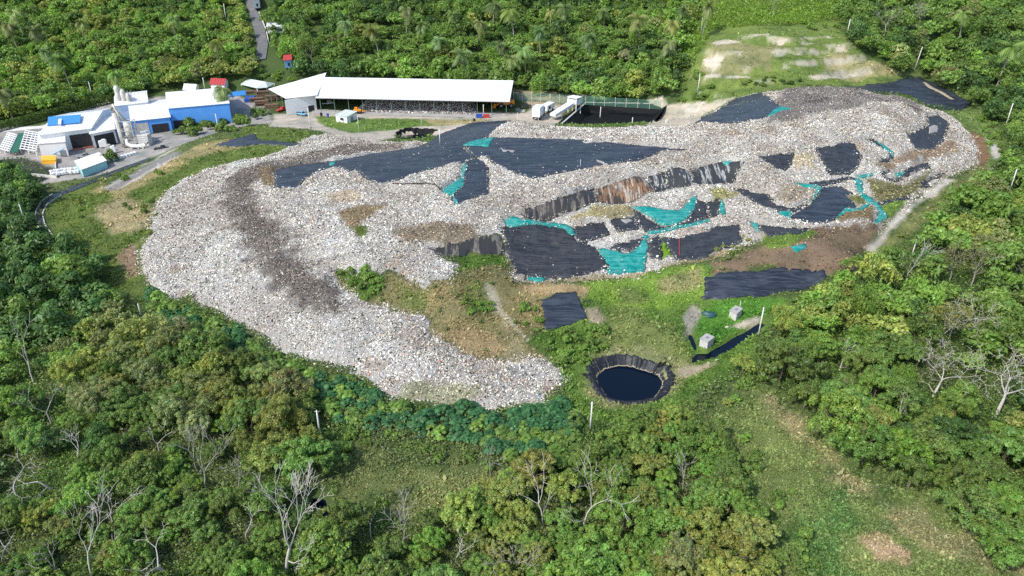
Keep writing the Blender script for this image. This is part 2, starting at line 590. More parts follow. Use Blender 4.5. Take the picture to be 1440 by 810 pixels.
# ------------------------------------------------------------------ hollows dug into the ground
def dig(P, depth, soft):
    global GZ
    sd = sdist(P, MX.ravel(), MY.ravel(), soft + 4).reshape(MX.shape)
    GZ = GZ - depth * sstep(-soft * .3, soft, sd)


POND = (22.7, 113.2)
# benches cut across the hillside beside the summit
TER = np.array([at(*q)[:2] for q in ((975, 132, 13), (975, 80, 24), (1000, 52, 29), (1095, 40, 33), (1190, 48, 31), (1225, 88, 20), (1280, 106, 15), (1235, 112, 15.5), (1110, 121, 16.5), (1030, 132, 14))])
tm = sstep(-2, 6, sdist(TER, MX.ravel(), MY.ravel(), 8).reshape(MX.shape)) * np.clip(.85 + .9 * fbm(MX, MY, 22, 3, 81), .3, 1)
tq = (GZ + 4.5 * fbm(MX, MY, 34, 4, 83) - .02 * MX) / 4.2
tf = tq - np.floor(tq)
RISER = tm * sstep(.5, .62, tf) * (1 - sstep(.9, 1.0, tf))
GZ = GZ + tm * 4.2 * (sstep(.55, .95, tf) - tf) * .7
rr = np.hypot((MX - POND[0]) / 8.0, (MY - POND[1]) / 7.9)
GZ = np.where(rr < 1.5, GZ * sstep(1.15, 1.5, rr) + .1 * (1 - sstep(1.15, 1.5, rr)), GZ) - 3.0 * (1 - sstep(.72, .98, rr))
BASIN = np.array([(17, 278), (33, 318), (67, 309.5), (53, 274)], float)
dig(BASIN, 5.0, 4.0)
PIT = (-37.5, 277.0)
a_ = np.linspace(0, 2 * math.pi, 24, endpoint=False)
PITP = np.stack([PIT[0] + 8.5 * np.cos(a_), PIT[1] + 8.0 * np.sin(a_)], 1)
dig(PITP, 4.0, 3.0)
CHAN = np.array([at(x, y, -.45)[:2] for x, y in pts('968,468 975,468 979,483 980,498 986,497 995,497 1014,485 1041,470 1063,457 1088,444 1087,449 1066,468 1041,483 1028,493 1005,504 984,510 972,513 971,508 976,500 971,487 967,478')])
dig(CHAN, 1.5, .5)
SWAMP = [np.array([at(x, y, -.9)[:2] for x, y in pts(s)]) for s in
         ('425,702 445,696 462,700 470,715 463,732 440,742 420,735 412,715', '488,708 505,704 522,708 520,722 505,726 490,720')]
for s_ in SWAMP:
    dig(s_, 1.0, 1.2)

# ------------------------------------------------------------------ cover sheets (traced where they lie)
# name, label, material, outline, [(part name, label, material, outline)]
SHEETS = [
    ('cover', 'largest black cover sheet spreading from the back edge down the plateau beside the shed', 'liner',
     '387,240 422,232 473,227 531,216 588,207 604,201 616,190 666,173 718,170 708,176 694,187 686,195 652,208 660,216 668,222 655,229 630,233 597,242 555,256 533,260 517,254 502,240 493,243 474,236 451,241 427,255 418,268 388,264',
     [('turned_edge', 'teal patch at the top', 'teal', '651,206 662,200 683,196 695,194 691,200 687,208 673,206'), ('turned_edge', None, 'teal', '463,231 473,228 471,233 464,235')]),
    ('cover', 'wide black cover tapering to a point across the upper plateau', 'liner',
     '653,208 686,195 696,194 744,195 825,198 821,203 851,200 905,206 967,211 927,217 900,226 855,232 820,239 779,246 749,252 720,243 707,236 694,232 684,221 669,223 661,216',
     [('rip', 'pale waste showing through', 'heap', '704,209 708,212 725,213 722,216 708,215'), ('rip', 'pale waste showing through', 'heap', '838,226 846,228 856,233 850,233 840,229')]),
    ('cover', 'black cover hanging down the plateau like a tongue with a folded teal edge', 'liner',
     '656,229 669,223 680,228 687,238 687,274 642,289 634,281 651,262 652,248',
     [('turned_edge', None, 'teal', '655,229 651,232 648,252 621,270 636,277 641,290 646,290 643,281 636,276 653,262 652,250 657,238')]),
    ('cover', 'streaked black cover on the upper bank, lowest end of the stained row', 'streak',
     '732,301 757,290 782,281 810,272 835,266 841,290 812,297 782,306 760,313 740,309', []),
    ('cover', 'rust and white stained cover in the middle of the upper bank', 'rust',
     '837,266 870,257 905,250 922,271 900,280 885,287 850,290 843,289', []),
    ('cover', 'narrow black cover panel beside the rust stained bank', 'streak2', '908,249 934,243 937,268 923,271', []),
    ('cover', 'black cover panel between narrow strips of white waste on the upper bank', 'streak2', '938,241 955,236 968,242 976,261 962,267 938,269', []),
    ('cover', 'black cover with thin white streaks at the high end of the upper bank', 'streak2',
     '971,242 985,235 1010,229 1047,228 1037,245 1030,259 981,264', [('turned_edge', None, 'teal', '1016,228 1028,227 1024,234 1018,233')]),
    ('cover', 'big wrinkled black cover over the lower bank with a teal strip along its top', 'netting',
     '705,321 735,318 767,317 795,321 803,331 820,343 836,348 845,360 856,377 825,387 795,392 752,392 727,387 720,367 712,345',
     [('turned_edge', None, 'teal', '709,312 722,305 735,311 765,314 795,317 805,322 809,332 801,331 794,323 767,318 732,319 715,321'),
      ('turned_edge', None, 'teal', '740,391 760,391 768,394 758,397 745,395')]),
    ('cover', 'plain black rectangle of cover behind the big wrinkled cover', 'netting', '806,321 850,314 857,331 822,342 810,332', []),
    ('cover', 'small black cover with a white hole on the middle bench', 'netting', '858,310 892,304 899,324 872,327 862,319', [('rip', 'white waste showing through', 'heap', '872,311 884,309 890,312 880,316')]),
    ('cover', 'curved black cover with a sagging bright teal fold on the middle bench', 'netting',
     '890,296 900,300 912,310 930,320 950,318 965,312 974,298 980,281 991,285 995,295 997,307 970,315 940,319 907,327 900,319 893,304',
     [('turned_edge', None, 'teal', '890,292 912,292 937,297 957,297 970,282 980,276 978,292 968,307 952,316 930,318 914,305'),
      ('turned_edge', None, 'teal', '910,327 940,321 970,316 997,309 999,313 975,318 950,323 914,330')]),
    ('cover', 'black cover piece with a teal end at the far end of the middle bench', 'netting', '993,288 1012,280 1011,304 998,307', [('turned_edge', None, 'teal', '1014,280 1018,288 1020,302 1011,305 1012,290')]),
    ('cover', 'bright teal netting hung like a hammock over the lower bank', 'teal',
     '835,347 860,353 885,357 900,345 907,331 912,332 910,360 907,381 885,384 857,386 850,367', []),
    ('cover', 'black cover showing above the hammock of teal netting', 'netting', '857,350 872,342 906,335 901,345 886,355', []),
    ('cover', 'narrow black cover beside the bright green weed strip on the lower bank', 'netting', '913,336 927,332 931,366 913,362', []),
    ('cover', 'long black cover with ragged lower edge at the end of the lower bank', 'netting',
     '932,335 955,336 982,330 1005,320 1040,317 1043,340 1026,349 1012,353 992,364 950,366 940,350', [('pole', 'thin red pole', 'red', '954,337 956,337 956,362 954,362')]),
    ('cover', 'ragged black and brown cover strip beside the big wrinkled cover', 'streak', '607,352 643,343 697,329 706,335 712,352 700,358 650,361 620,361', []),
    ('cover', 'square black cover lying alone on the grassy lower slope', 'liner', '760,422 785,414 810,411 817,427 826,449 796,457 767,464 765,440', []),
    ('cover', 'long black liner strip at the foot of the slope above the concrete boxes', 'liner',
     '990,393 1015,384 1045,382 1075,380 1120,379 1160,382 1163,390 1130,408 1080,416 1040,419 990,422', []),
    ('cover', 'small ragged triangular black cover high on the white slope', 'netting', '1067,221 1116,215 1114,224 1110,236 1103,243 1087,237', []),
    ('cover', 'large black square cover with jagged top on the high white slope', 'netting', '1147,210 1160,207 1172,206 1181,202 1201,202 1212,221 1205,238 1194,246 1168,247 1157,229', []),
    ('cover', 'thin black and teal strip of cover beside the large black square', 'netting', '1211,200 1227,195 1238,203 1254,213 1257,222 1246,229 1236,227 1250,222 1252,217 1236,209 1225,201',
     [('turned_edge', None, 'teal', '1232,199 1240,204 1255,214 1257,220 1253,217 1238,208')]),
    ('cover', 'black cover with a round hole near the outer corner of the mound', 'netting',
     '1272,187 1282,188 1293,182 1303,178 1303,164 1320,163 1335,175 1330,190 1327,198 1315,209 1287,212', [('rip', 'white waste showing through', 'heap', '1306,180 1314,177 1319,179 1318,187 1306,189')]),
    ('cover', 'looped black cover strip around a patch of waste on the outer terrace', 'netting', '1238,243 1251,240 1246,245 1248,252 1258,254 1268,247 1271,242 1304,228 1309,238 1279,247 1262,257 1250,257 1243,252',
     [('turned_edge', None, 'teal', '1258,246 1270,241 1272,245 1262,251')]),
    ('cover', 'low black streak of cover on the outermost terrace', 'netting', '1294,257 1310,250 1329,243 1318,251 1301,258 1310,264 1296,265', []),
    ('cover', 'long thin black cover curling down from the bench', 'netting', '1020,264 1043,267 1067,273 1080,274 1090,290 1113,293 1135,288 1118,299 1093,298 1072,294 1056,282 1040,271', []),
    ('cover', 'dark triangular cover with teal corners in the middle of the outer terraces', 'liner',
     '1155,265 1183,263 1200,273 1191,276 1204,291 1187,299 1175,309 1160,316 1131,313 1112,308 1119,300 1138,289 1147,276',
     [('turned_edge', None, 'teal', '1095,299 1113,298 1112,309 1100,307'), ('turned_edge', None, 'teal', '1120,259 1150,262 1156,265 1140,287 1149,266 1124,263'),
      ('turned_edge', None, 'teal', '1175,308 1188,294 1207,295 1227,284 1222,290 1207,299 1190,301')]),
    ('cover', 'crumpled black strip of cover along the top of the dark triangular cover', 'netting', '1138,258 1165,254 1196,249 1202,252 1180,258 1152,263 1142,262', [('turned_edge', None, 'teal', '1204,248 1226,245 1228,248 1212,252')]),
    ('cover', 'bright teal band of netting draped over the outer terrace', 'teal', '1201,251 1212,254 1215,273 1235,286 1249,307 1240,312 1228,315 1236,302 1231,291 1217,283 1209,275', []),
    ('cover', 'black cover with a teal end on the bench above the brown soil', 'netting', '1067,317 1090,320 1111,322 1140,321 1124,330 1082,334 1069,328', [('turned_edge', None, 'teal', '1055,313 1065,315 1068,330 1060,322')]),
    ('cover', 'small teal scrap of netting lying on brown soil', 'teal', '1112,348 1122,345 1133,344 1129,352 1118,354', []),
    ('cover', 'thin dark line of cover near the teal band on the outer terrace', 'netting', '1231,286 1255,281 1280,277 1279,280 1256,285 1240,289', []),
    ('cover', 'black cover draped over the far end of the summit with a teal hem', 'liner',
     '978,175 986,166 1008,157 1024,144 1072,131 1086,141 1100,153 1096,156 1078,166 1050,172 1024,175', [('turned_edge', None, 'teal', '1078,167 1086,157 1097,151 1113,154 1096,158 1087,163')]),
    ('cover', 'dark liner sheet in the flat corner behind the summit', 'liner', '1183,124 1220,119 1253,117 1293,108 1313,117 1340,130 1367,146 1347,156 1300,147 1280,133 1223,128',
     [('turned_edge', 'tan gap in the liner', 'ground2', '1297,117 1301,117 1312,124 1328,132 1342,141 1337,141 1318,130 1305,124')]),
    ('cover', 'crumpled blue black sheet lying alone on the grassy bank near the warehouse', 'liner', '304,204 325,197 357,189 361,193 366,198 400,200 425,202 419,207 392,205 366,203 340,207 318,207', []),
]
M['ground2'] = mat('tan_earth', (.3, .26, .18), .9, .3, .8)

HEAPPX = '640,203 604,203 588,200 545,200 498,196 458,189 430,196 405,210 366,224 318,233 290,238 262,252 236,268 222,290 212,320 200,352 206,388 228,416 250,420 272,412 300,430 330,447 365,470 395,488 440,510 470,510 500,520 540,548 560,560 620,570 700,572 760,560 795,530 780,512 740,505 700,510 650,500 610,474 590,445 550,440 510,428 478,400 466,372 500,380 535,385 545,372 565,385 595,402 632,392 636,375 615,360 640,345 700,328 708,340 720,380 727,394 800,396 860,390 915,382 940,372 1010,362 1050,345 1062,338 1100,345 1140,335 1170,320 1230,322 1250,310 1290,275 1330,250 1365,235 1372,215 1362,188 1340,166 1310,155 1297,150 1270,140 1213,127 1147,124 1095,130 1072,132 1024,143 1005,157 978,176 930,180 780,179 725,173 700,180 670,195'
HEAP = wpoly(HEAPPX)
STREAK2 = wpoly('140,268 180,246 215,226 250,208 258,215 215,240 185,258 160,272')
SHW = [(s, wpoly(s[3]), [wpoly(p[3]) for p in s[4]]) for s in SHEETS]


def Z(s, c, soft=1.2, jit=1.5, grass=0.0, lit=1.0):
    return (wpoly(s), np.array(c), soft, jit, grass, lit)


GREEN, LIME, TAN, BROWN, PALE = (.1, .165, .035), (.145, .23, .04), (.27, .23, .12), (.185, .165, .075), (.42, .38, .31)
ZONES = [  # ground: outline, colour, softness, ragged edge, grass
    Z('960,-60 985,-30 1185,-30 1185,45 1215,85 1285,105 1240,115 1180,122 1100,125 1020,140 940,172 960,140 975,95', (.13, .18, .045), 3, 4, .7),
    Z('1000,60 1090,66 1085,100 1000,112 985,100', (.2, .2, .09), 2, 5, .7),
    Z('1165,70 1215,85 1285,106 1210,112 1150,105', (.27, .25, .12), 2, 4, .7),
    Z('985,640 1000,560 1080,530 1100,545 1130,575 1180,605 1240,645 1270,675 1330,695 1380,745 1440,780 1500,900 1090,900 1080,780 1060,720 1040,650', (.13, .17, .055), 2, 3, 1),
    Z('1080,560 1110,580 1150,610 1200,660 1230,700 1190,700 1150,640 1100,600', (.29, .25, .13), 2.5, 3, 1),
    Z('1230,700 1300,720 1380,770 1420,800 1330,800 1280,770 1240,740', (.22, .21, .1), 1.5, 3, 1),
    Z('1190,752 1230,745 1290,775 1285,803 1230,792', (.38, .27, .17), 1.2, 2.2, .6),
    Z('1150,700 1190,690 1240,740 1190,800 1140,790 1130,740', (.075, .14, .04), 3, 5, 1),
    Z('740,480 770,440 830,425 860,400 1000,372 1030,400 1100,420 1150,408 1180,398 1110,430 1095,455 1060,505 1000,540 960,580 870,600 800,590 795,540 760,500', GREEN, 1, 1.5, 1),
    Z('815,395 920,380 990,372 1000,395 985,420 930,435 860,430 820,420', LIME, 1, 1.5, 1),
    Z('860,400 900,395 910,420 870,428', (.13, .17, .05), 1.5, 2.5, 1),
    Z('930,395 985,380 980,400 940,412', (.24, .23, .1), 1.5, 3, 1),
    Z('1000,424 1080,420 1110,418 1080,440 1060,455 1010,482 985,480 975,450', (.08, .19, .03), .8, 1, 1),
    Z('850,440 900,436 960,462 968,505 950,515 935,500 880,492 850,470', (.17, .2, .065), 2, 3, .9),
    Z('828,505 850,494 890,490 940,500 965,512 985,520 960,532 945,560 900,575 850,575 825,555', (.21, .215, .095), 1, 2, .7),
    Z('955,520 985,514 1010,506 1000,517 960,532', (.36, .3, .2), .5, .6, .1),
    Z('1020,462 1060,445 1075,448 1050,465', (.4, .36, .28), .4, .6, 0),
    Z('962,445 978,430 985,440 972,470 960,480', (.3, .27, .22), .6, 1, .1),
    Z('466,368 500,380 590,395 640,390 660,362 712,358 727,392 765,408 762,462 742,482 790,510 740,512 700,514 650,505 605,476 585,450 550,445 510,430 475,402', BROWN, .8, 1.5, .8, .35),
    Z('466,368 505,375 540,385 535,425 510,422 485,402', (.07, .12, .025), .8, 1.5, 1, .1),
    Z('645,362 712,360 715,378 650,380', (.09, .15, .03), .7, 1, 1, .2),
    Z('640,415 690,420 685,445 640,438', (.08, .13, .03), 1, 2, 1, .1),
    Z('560,400 600,405 600,440 565,430', (.13, .15, .05), 1, 2, 1, .1),
    Z('600,420 640,400 655,440 620,470', (.22, .19, .09), 1, 2.5, 1, .3),
    Z('640,470 700,470 720,500 660,498', (.24, .19, .1), 1, 3, .9, .4),
    Z('655,400 690,398 690,425 660,420', (.14, .16, .05), 1, 2, 1, .1),
    Z('700,440 735,470 745,500 715,500', (.25, .22, .12), 1, 2.5, .8, .4),
    Z('730,400 800,398 830,405 822,420 805,410 760,420', (.3, .23, .12), .6, 1, .4, .5),
    Z('684,398 690,397 701,430 726,456 747,482 743,484 717,459 692,432', (.36, .32, .23), .5, 1.2, .2, .8),
    Z('1060,347 1090,342 1165,318 1232,322 1228,354 1200,380 1160,382 1120,378 1000,386 1004,368', (.17, .125, .08), 1, 2.5, .3, .5),
    Z('1068,338 1130,326 1152,330 1112,345 1080,350', (.13, .2, .035), .7, 1, 1, .2),
    Z('818,432 845,430 850,450 836,462', (.33, .27, .18), .6, 1, .2, .3),
    Z('55,310 75,280 150,248 240,212 300,190 370,172 430,178 445,195 405,212 366,226 300,240 240,272 215,330 203,420 150,400 85,350', (.1, .14, .035), 1.5, 3, 1, .1),
    Z('140,268 180,246 250,208 330,196 350,205 260,225 210,255 160,290', (.27, .23, .11), 2, 3.5, .8, .4),
    Z('140,300 170,275 215,300 200,320 160,330', (.28, .24, .13), 1.5, 3, .8, .1),
    Z('170,350 190,345 200,385 180,390', (.2, .15, .1), 1, 2, .7, .1),
    Z('150,262 215,224 250,208 258,216 205,246 170,266', (.38, .36, .32), .8, 1.5, .2, .9),
    Z('385,160 440,158 740,158 745,148 800,148 790,160 775,182 720,176 660,176 640,190 590,186 520,200 450,184 380,178', (.4, .36, .29), 1, 1, 0, .1),
    Z('442,163 500,167 600,167 690,168 660,174 590,178 540,184 490,187 455,178', (.11, .17, .04), .7, .8, .6, .02),
    Z('590,167 690,168 665,174 610,177', (.3, .26, .13), .8, .8, .4, .02),
    Z('-40,180 55,178 150,140 330,132 375,150 385,172 340,178 270,198 190,232 70,262 -40,240', (.3, .285, .26), 1, .6, 0, .05),
    Z('40,262 190,238 270,200 340,180 345,185 275,206 195,244 60,272', (.11, .14, .05), .7, .8, .7, .1),
    Z('-20,225 40,222 80,240 55,262 -20,262', (.06, .058, .055), .7, .6, 0, .1),
    Z('715,126 760,128 850,138 935,148 930,160 830,148 745,150', (.35, .29, .2), 1, 1.5, .3, .1),
    Z('795,146 828,148 800,176 780,178', (.11, .13, .05), .7, .8, .7, .1),
    Z('925,160 1000,145 1030,138 1010,152 980,172 940,182 905,182', (.4, .36, .27), 1, 1.5, .1, .4),
    Z('1335,255 1385,228 1400,240 1345,290 1290,322 1250,352 1228,364 1222,352 1260,322 1300,285', (.14, .16, .06), 1, 1.5, 1, .2),
    Z('1285,104 1340,126 1385,152 1412,190 1414,225 1395,240 1375,220 1362,188 1340,166 1310,155 1370,146', (.12, .17, .05), 1, 2, 1, .15),
    Z('1362,180 1385,195 1395,225 1378,235 1368,215', (.19, .12, .07), .6, 1, .2, .5),
    Z('1386,195 1405,205 1415,240 1398,238', (.4, .38, .34), .6, 1.5, .1, .8),
    Z('1328,250 1345,252 1300,282 1255,325 1228,356 1216,352 1245,322 1285,282', (.42, .39, .33), .7, 1, 0, .6),
    Z('450,655 540,630 620,650 690,668 670,695 560,712 455,703', (.17, .19, .07), 4, 6, 1),
    Z('150,600 178,594 205,606 200,628 178,634 155,622', (.03, .028, .026), .6, 1, 0),
]
for s in ('1105,89 1152,83 1193,80 1200,84 1164,89 1129,97', '1139,108 1184,98 1225,93 1230,101 1190,108 1164,116 1145,117', '1077,73 1126,69 1139,75 1132,80 1094,79', '1094,57 1120,54 1155,59 1129,63 1097,65',
          '1053,49 1081,46 1081,52 1056,54', '990,104 1012,104 1010,110 992,110', '1130,52 1165,49 1172,53 1140,56', '1020,106 1060,107 1055,111 1022,111', '1000,60 1040,56 1045,60 1005,66', '1140,73 1180,66 1185,70 1150,78'):
    s_ = pts(s)
    s_[:, 1] = s_[:, 1].mean() + (s_[:, 1] - s_[:, 1].mean()) * .62
    ZONES.append(Z(s_, (.42, .38, .29), .5, 1.3, .15))
for s, c, g in (('987,84 1014,83 1013,91 995,94', .9, 0), ('960,150 985,146 985,158 965,162', .9, 0), ('810,132 850,130 848,140 812,140', .9, 0),
                ('900,138 935,136 938,150 905,146', .9, 0)):
    ZONES.append(Z(s, (.5 * c, .46 * c, .36 * c), .5, 2.2, .1))

# waste: the same table, darker and browner bands and the weedy benches
WZ = [
    Z('400,226 372,232 340,243 317,256 312,288 326,318 345,358 375,402 420,432 472,440 480,424 446,386 420,346 380,306 353,284 349,268 366,251 400,240', (.125, .11, .097), 2.4, 4, 0, .8),
    Z('375,236 420,222 475,210 520,204 570,203 570,211 520,216 470,225 420,240', (.16, .14, .12), 1.2, 2, 0, .5),
    Z('1080,176 1100,130 1147,124 1213,127 1280,136 1297,150 1293,170 1267,147 1180,157 1113,173', (.17, .155, .14), 1.5, 2, 0, .3),
    Z('1128,140 1150,136 1165,142 1150,150 1130,150', (.07, .065, .06), 1, 1.5, 0, .4),
    Z('478,300 500,291 548,290 520,305 502,325 482,318', (.22, .17, .1), .8, 1.5, .5, .3),
    Z('500,322 516,322 516,338 502,338', (.1, .13, .03), .4, .6, 1, .1),
    Z('555,328 600,318 660,320 670,335 630,348 580,345', (.22, .18, .13), 1, 2.5, .2, .6),
    Z('362,240 386,238 388,266 370,262', (.2, .15, .09), .6, 1, .4, .2),
    Z('450,275 500,270 505,282 460,285', (.36, .3, .22), 1, 2, .1, .7),
    Z('800,314 870,294 890,295 893,303 850,312', (.3, .26, .14), .7, 1, .8, .3),
    Z('1195,216 1230,230 1280,215 1342,198 1348,216 1290,228 1240,240', (.25, .19, .13), .8, 1.5, .3, .4),
    Z('1215,255 1245,258 1270,262 1312,240 1300,262 1290,272 1255,288 1228,282', (.16, .15, .07), .8, 1.2, .9, .25),
    Z('1236,291 1275,280 1262,305 1250,310', (.12, .19, .035), .6, .8, 1, .1),
    Z('1168,300 1205,296 1228,290 1226,312 1182,314', (.2, .15, .08), .6, 1, .6, .2),
    Z('1190,276 1215,276 1225,284 1206,292', (.14, .15, .05), .5, .8, .8, .2),
    Z('1060,347 1090,342 1165,318 1232,322 1228,350 1200,378 1120,380 1000,388 1008,368', (.17, .12, .08), 1, 2, .2, .5),
    Z('1068,338 1130,326 1152,330 1112,345 1080,350', (.12, .19, .035), .7, 1, 1, .2),
    Z('1095,262 1135,262 1140,280 1110,290 1095,280', (.3, .26, .2), .8, 1.5, .3, .6),
    Z('1110,220 1140,215 1150,240 1120,240', (.36, .31, .22), 1, 2, .2, .8),
    Z('1000,272 1040,272 1035,280 1005,282', (.25, .24, .11), .7, 1.5, .8, .4),
    Z('930,372 1040,350 1050,362 1000,385 935,392', (.25, .21, .12), .8, 1.2, .8, .4),
    Z('926,336 934,334 947,362 930,366', (.13, .24, .02), .3, .4, 1, .05),
    Z('560,545 640,545 680,560 620,572 565,562', (.3, .3, .2), 1, 2, .4, .7),
    Z('715,394 860,388 915,382 912,390 860,396 730,402', (.3, .25, .16), .5, 1, .4, .7),
]


def zmask(z, x, y, j):
    sd = sdist(z[0], x, y, z[2] * 2 + z[3] + 1)
    return sstep(-z[2], z[2], sd + j * z[3] * 2)


def ground_col(x, y):
    x, y = np.asarray(x, float), np.asarray(y, float)
    n1, n2, j = fbm(x, y, 9, 4, 1), fbm(x, y, 2.5, 3, 2), fbm(x, y, 3.5, 4, 4) + 1.1 * fbm(x, y, 11, 3, 6)
    c = np.empty(x.shape + (3,))
    c[:] = (.062, .095, .03)
    c *= (1 + .5 * n1)[..., None]
    g = np.zeros(x.shape)
    for z in ZONES:
        m_ = zmask(z, x, y, j)
        tint = 1 + n1[..., None] * np.array((.8, .6, .65)) + n2[..., None] * np.array((.7, .55, .6))
        c = c * (1 - m_[..., None]) + m_[..., None] * z[1] * np.clip(tint, .35, 1.9)
        g = g * (1 - m_) + m_ * z[4]
    hm0 = sstep(.2, 1.5, heap_mask(x, y))
    c = c * (1 - hm0[..., None]) + hm0[..., None] * np.array((.22, .21, .195))
    rk = interp(RISER, x, y) * sstep(.02, .16, fbm(x, y, 4.5, 5, 8) + .5 * fbm(x, y, 16, 3, 18)) * .6
    c = c * (1 - rk[..., None]) + rk[..., None] * np.array((.42, .385, .3)) * (1 + n2[..., None] * .8)
    return c, g * (1 - rk)


def heap_mask(x, y):
    j = fbm(x, y, 2.2, 4, 11) * 2.4
    sd = np.maximum(sdist(HEAP, x, y, 8), sdist(STREAK2, x, y, 8) - .8)
    return sd + j + 2.2 * fbm(x, y, 8, 3, 12)


def sheet_mask(x, y):
    m_ = np.full(np.shape(x), -3.0)
    for s, P, parts in SHW:
        m_ = np.maximum(m_, sdist(P, x, y, 3))
        for q in parts:
            m_ = np.maximum(m_, sdist(q, x, y, 3))
    return m_


def waste_col(x, y):
    n1, j = fbm(x, y, 7, 4, 21), fbm(x, y, 3, 4, 14)
    c = np.empty(np.shape(x) + (3,))
    c[:] = (.385, .37, .34)
    n5 = fbm(x * .8 + y * .3, y * .5 - x * .2, 16, 4, 27)
    c *= np.clip(1 + (.7 * n1 + .5 * n5)[..., None] * np.array((.8, .95, 1.1)), .4, 1.5)
    b_ = (sstep(.16, .3, fbm(x, y, 4.5, 4, 52)) * .6)[..., None]
    c = c * (1 - b_) + b_ * np.array((.3, .225, .17))
    d = np.ones(np.shape(x))
    g = np.zeros(np.shape(x))
    for z in WZ:
        m_ = zmask(z, x, y, j)
        c = c * (1 - m_[..., None]) + m_[..., None] * z[1] * np.clip(1 + n1[..., None] * .8, .4, 1.6)
        d = d * (1 - m_) + m_ * z[5]
        g = g * (1 - m_) + m_ * z[4]
    return c, d, g


# ------------------------------------------------------------------ ground mesh
nx, ny = len(GX), len(GY)
idx = np.arange(nx * ny).reshape(nx, ny)
F = np.stack([idx[:-1, :-1], idx[1:, :-1], idx[1:, 1:], idx[:-1, 1:]], -1).reshape(-1, 4)
gc, gg = ground_col(MX.ravel(), MY.ravel())
me = np_mesh('ground', np.stack([MX.ravel(), MY.ravel(), GZ.ravel()], 1), F, gc, smooth=True)
ground = tag(link('ground', me, M['ground']), kind='structure')
GG = gg.reshape(MX.shape)

# ------------------------------------------------------------------ the landfill's waste: packed surface and loose scraps, one body
def grid_in(P, step):
    x0, y0 = P.min(0) - 4
    x1, y1 = P.max(0) + 4
    return np.meshgrid(np.arange(x0, x1, step), np.arange(y0, y1, step), indexing='ij')


hx, hy = grid_in(HEAP, .7)
hm = heap_mask(hx.ravel(), hy.ravel()).reshape(hx.shape)
sm = sheet_mask(hx.ravel(), hy.ravel()).reshape(hx.shape)
lump = fbm(hx, hy, 1.9, 3, 31) * .65 + fbm(hx, hy, 8, 4, 33) * 3.0
hz = H(hx, hy) + np.clip(hm * .35, -.6, .35) + np.maximum(lump + .45, -.25) * sstep(0, 2.5, hm) * .8
hz = np.where(sm > -.6, np.minimum(hz, H(hx, hy) - .35 * sstep(-.6, .5, sm) + .12), hz)
keep = hm > -1.2
ii = np.arange(hx.size).reshape(hx.shape)
kf = keep[:-1, :-1] & keep[1:, :-1] & keep[1:, 1:] & keep[:-1, 1:]
F = np.stack([ii[:-1, :-1], ii[1:, :-1], ii[1:, 1:], ii[:-1, 1:]], -1)[kf]
used = np.unique(F)
re = np.full(hx.size, -1)
re[used] = np.arange(len(used))
HV = np.stack([hx.ravel(), hy.ravel(), hz.ravel()], 1)[used]
HF = re[F]
wc, wd, wg = waste_col(HV[:, 0], HV[:, 1])


def Hheap(x, y):
    """height of the waste surface"""
    i = (np.asarray(x) - hx[0, 0]) / .7
    j = (np.asarray(y) - hy[0, 0]) / .7
    i0 = np.clip(np.floor(i).astype(int), 0, hx.shape[0] - 2)
    j0 = np.clip(np.floor(j).astype(int), 0, hx.shape[1] - 2)
    u, v = np.clip(i - i0, 0, 1), np.clip(j - j0, 0, 1)
    z = (hz[i0, j0] * (1 - u) + hz[i0 + 1, j0] * u) * (1 - v) + (hz[i0, j0 + 1] * (1 - u) + hz[i0 + 1, j0 + 1] * u) * v
    return np.maximum(z, H(x, y))


def quads(C, Nn, size, asp, rng, bend=0.0):
    """diamond/quad flakes: centres, normals, sizes"""
    Nn = Nn / np.linalg.norm(Nn, axis=1, keepdims=True)
    r = rng.normal(size=C.shape)
    U = np.cross(Nn, r)
    U /= np.linalg.norm(U, axis=1, keepdims=True) + 1e-9
    V = np.cross(Nn, U)
    a = U * (size * .5)[:, None]
    b = V * (size * .5 * asp)[:, None]
    k = Nn * (size * bend)[:, None]
    return np.stack([C - a + k, C - b, C + a + k, C + b], 1)


def scraps(n, zone, dens_fn, smin, smax, rng):
    pass


PAL = np.array([(.78, .78, .77), (.66, .655, .64), (.5, .485, .46), (.34, .325, .3), (.13, .125, .12), (.035, .035, .037), (.5, .42, .32), (.16, .26, .42), (.38, .16, .13), (.14, .29, .24), (.5, .42, .2), (.55, .4, .38)])
PW = np.array([.42, .2, .08, .09, .1, .1, .045, .016, .012, .01, .006, .016])
rng = np.random.default_rng(11)
n = 2000000
x0, y0 = HEAP.min(0) - 4
x1, y1 = HEAP.max(0) + 4
x = rng.uniform(x0, x1, n)
y = rng.uniform(y0, y1, n)
px_, py_ = proj(x, y, H(x, y))
hm_ = heap_mask(x, y)
ok = (hm_ > -1.5) & (rng.random(n) < sstep(-2.5, .8, hm_))
x, y = x[ok], y[ok]
c_, d_, g_ = waste_col(x, y)
shm_ = sheet_mask(x, y)
onto = shm_ > -.1
u_ = rng.random(len(x))
ok = (~onto | (u_ < np.where(shm_ < .6, .2, .004))) & (rng.random(len(x)) < d_ * (.35 + .9 * vn(x / 2.5, y / 2.5, 41)))
x, y, c_, onto = x[ok], y[ok], c_[ok], onto[ok]
n = len(x)
size = np.clip(rng.lognormal(-1.32, .45, n), .1, .85)
C = np.stack([x, y, np.where(onto, H(x, y) + .42, Hheap(x, y)) + .02 + size * .22 * rng.random(n)], 1)
Nn = rng.normal(size=(n, 3)) * .62
Nn[:, 2] = np.abs(Nn[:, 2]) + .55
Q = quads(C, Nn, size, rng.uniform(.28, .8, n), rng, .12)
pc = PAL[rng.choice(len(PAL), n, p=PW / PW.sum())] * rng.uniform(.75, 1.08, (n, 1))
lum = np.clip(c_.mean(1) / .365, .3, 1.2) * .96
hue = c_ / c_.mean(1, keepdims=True)
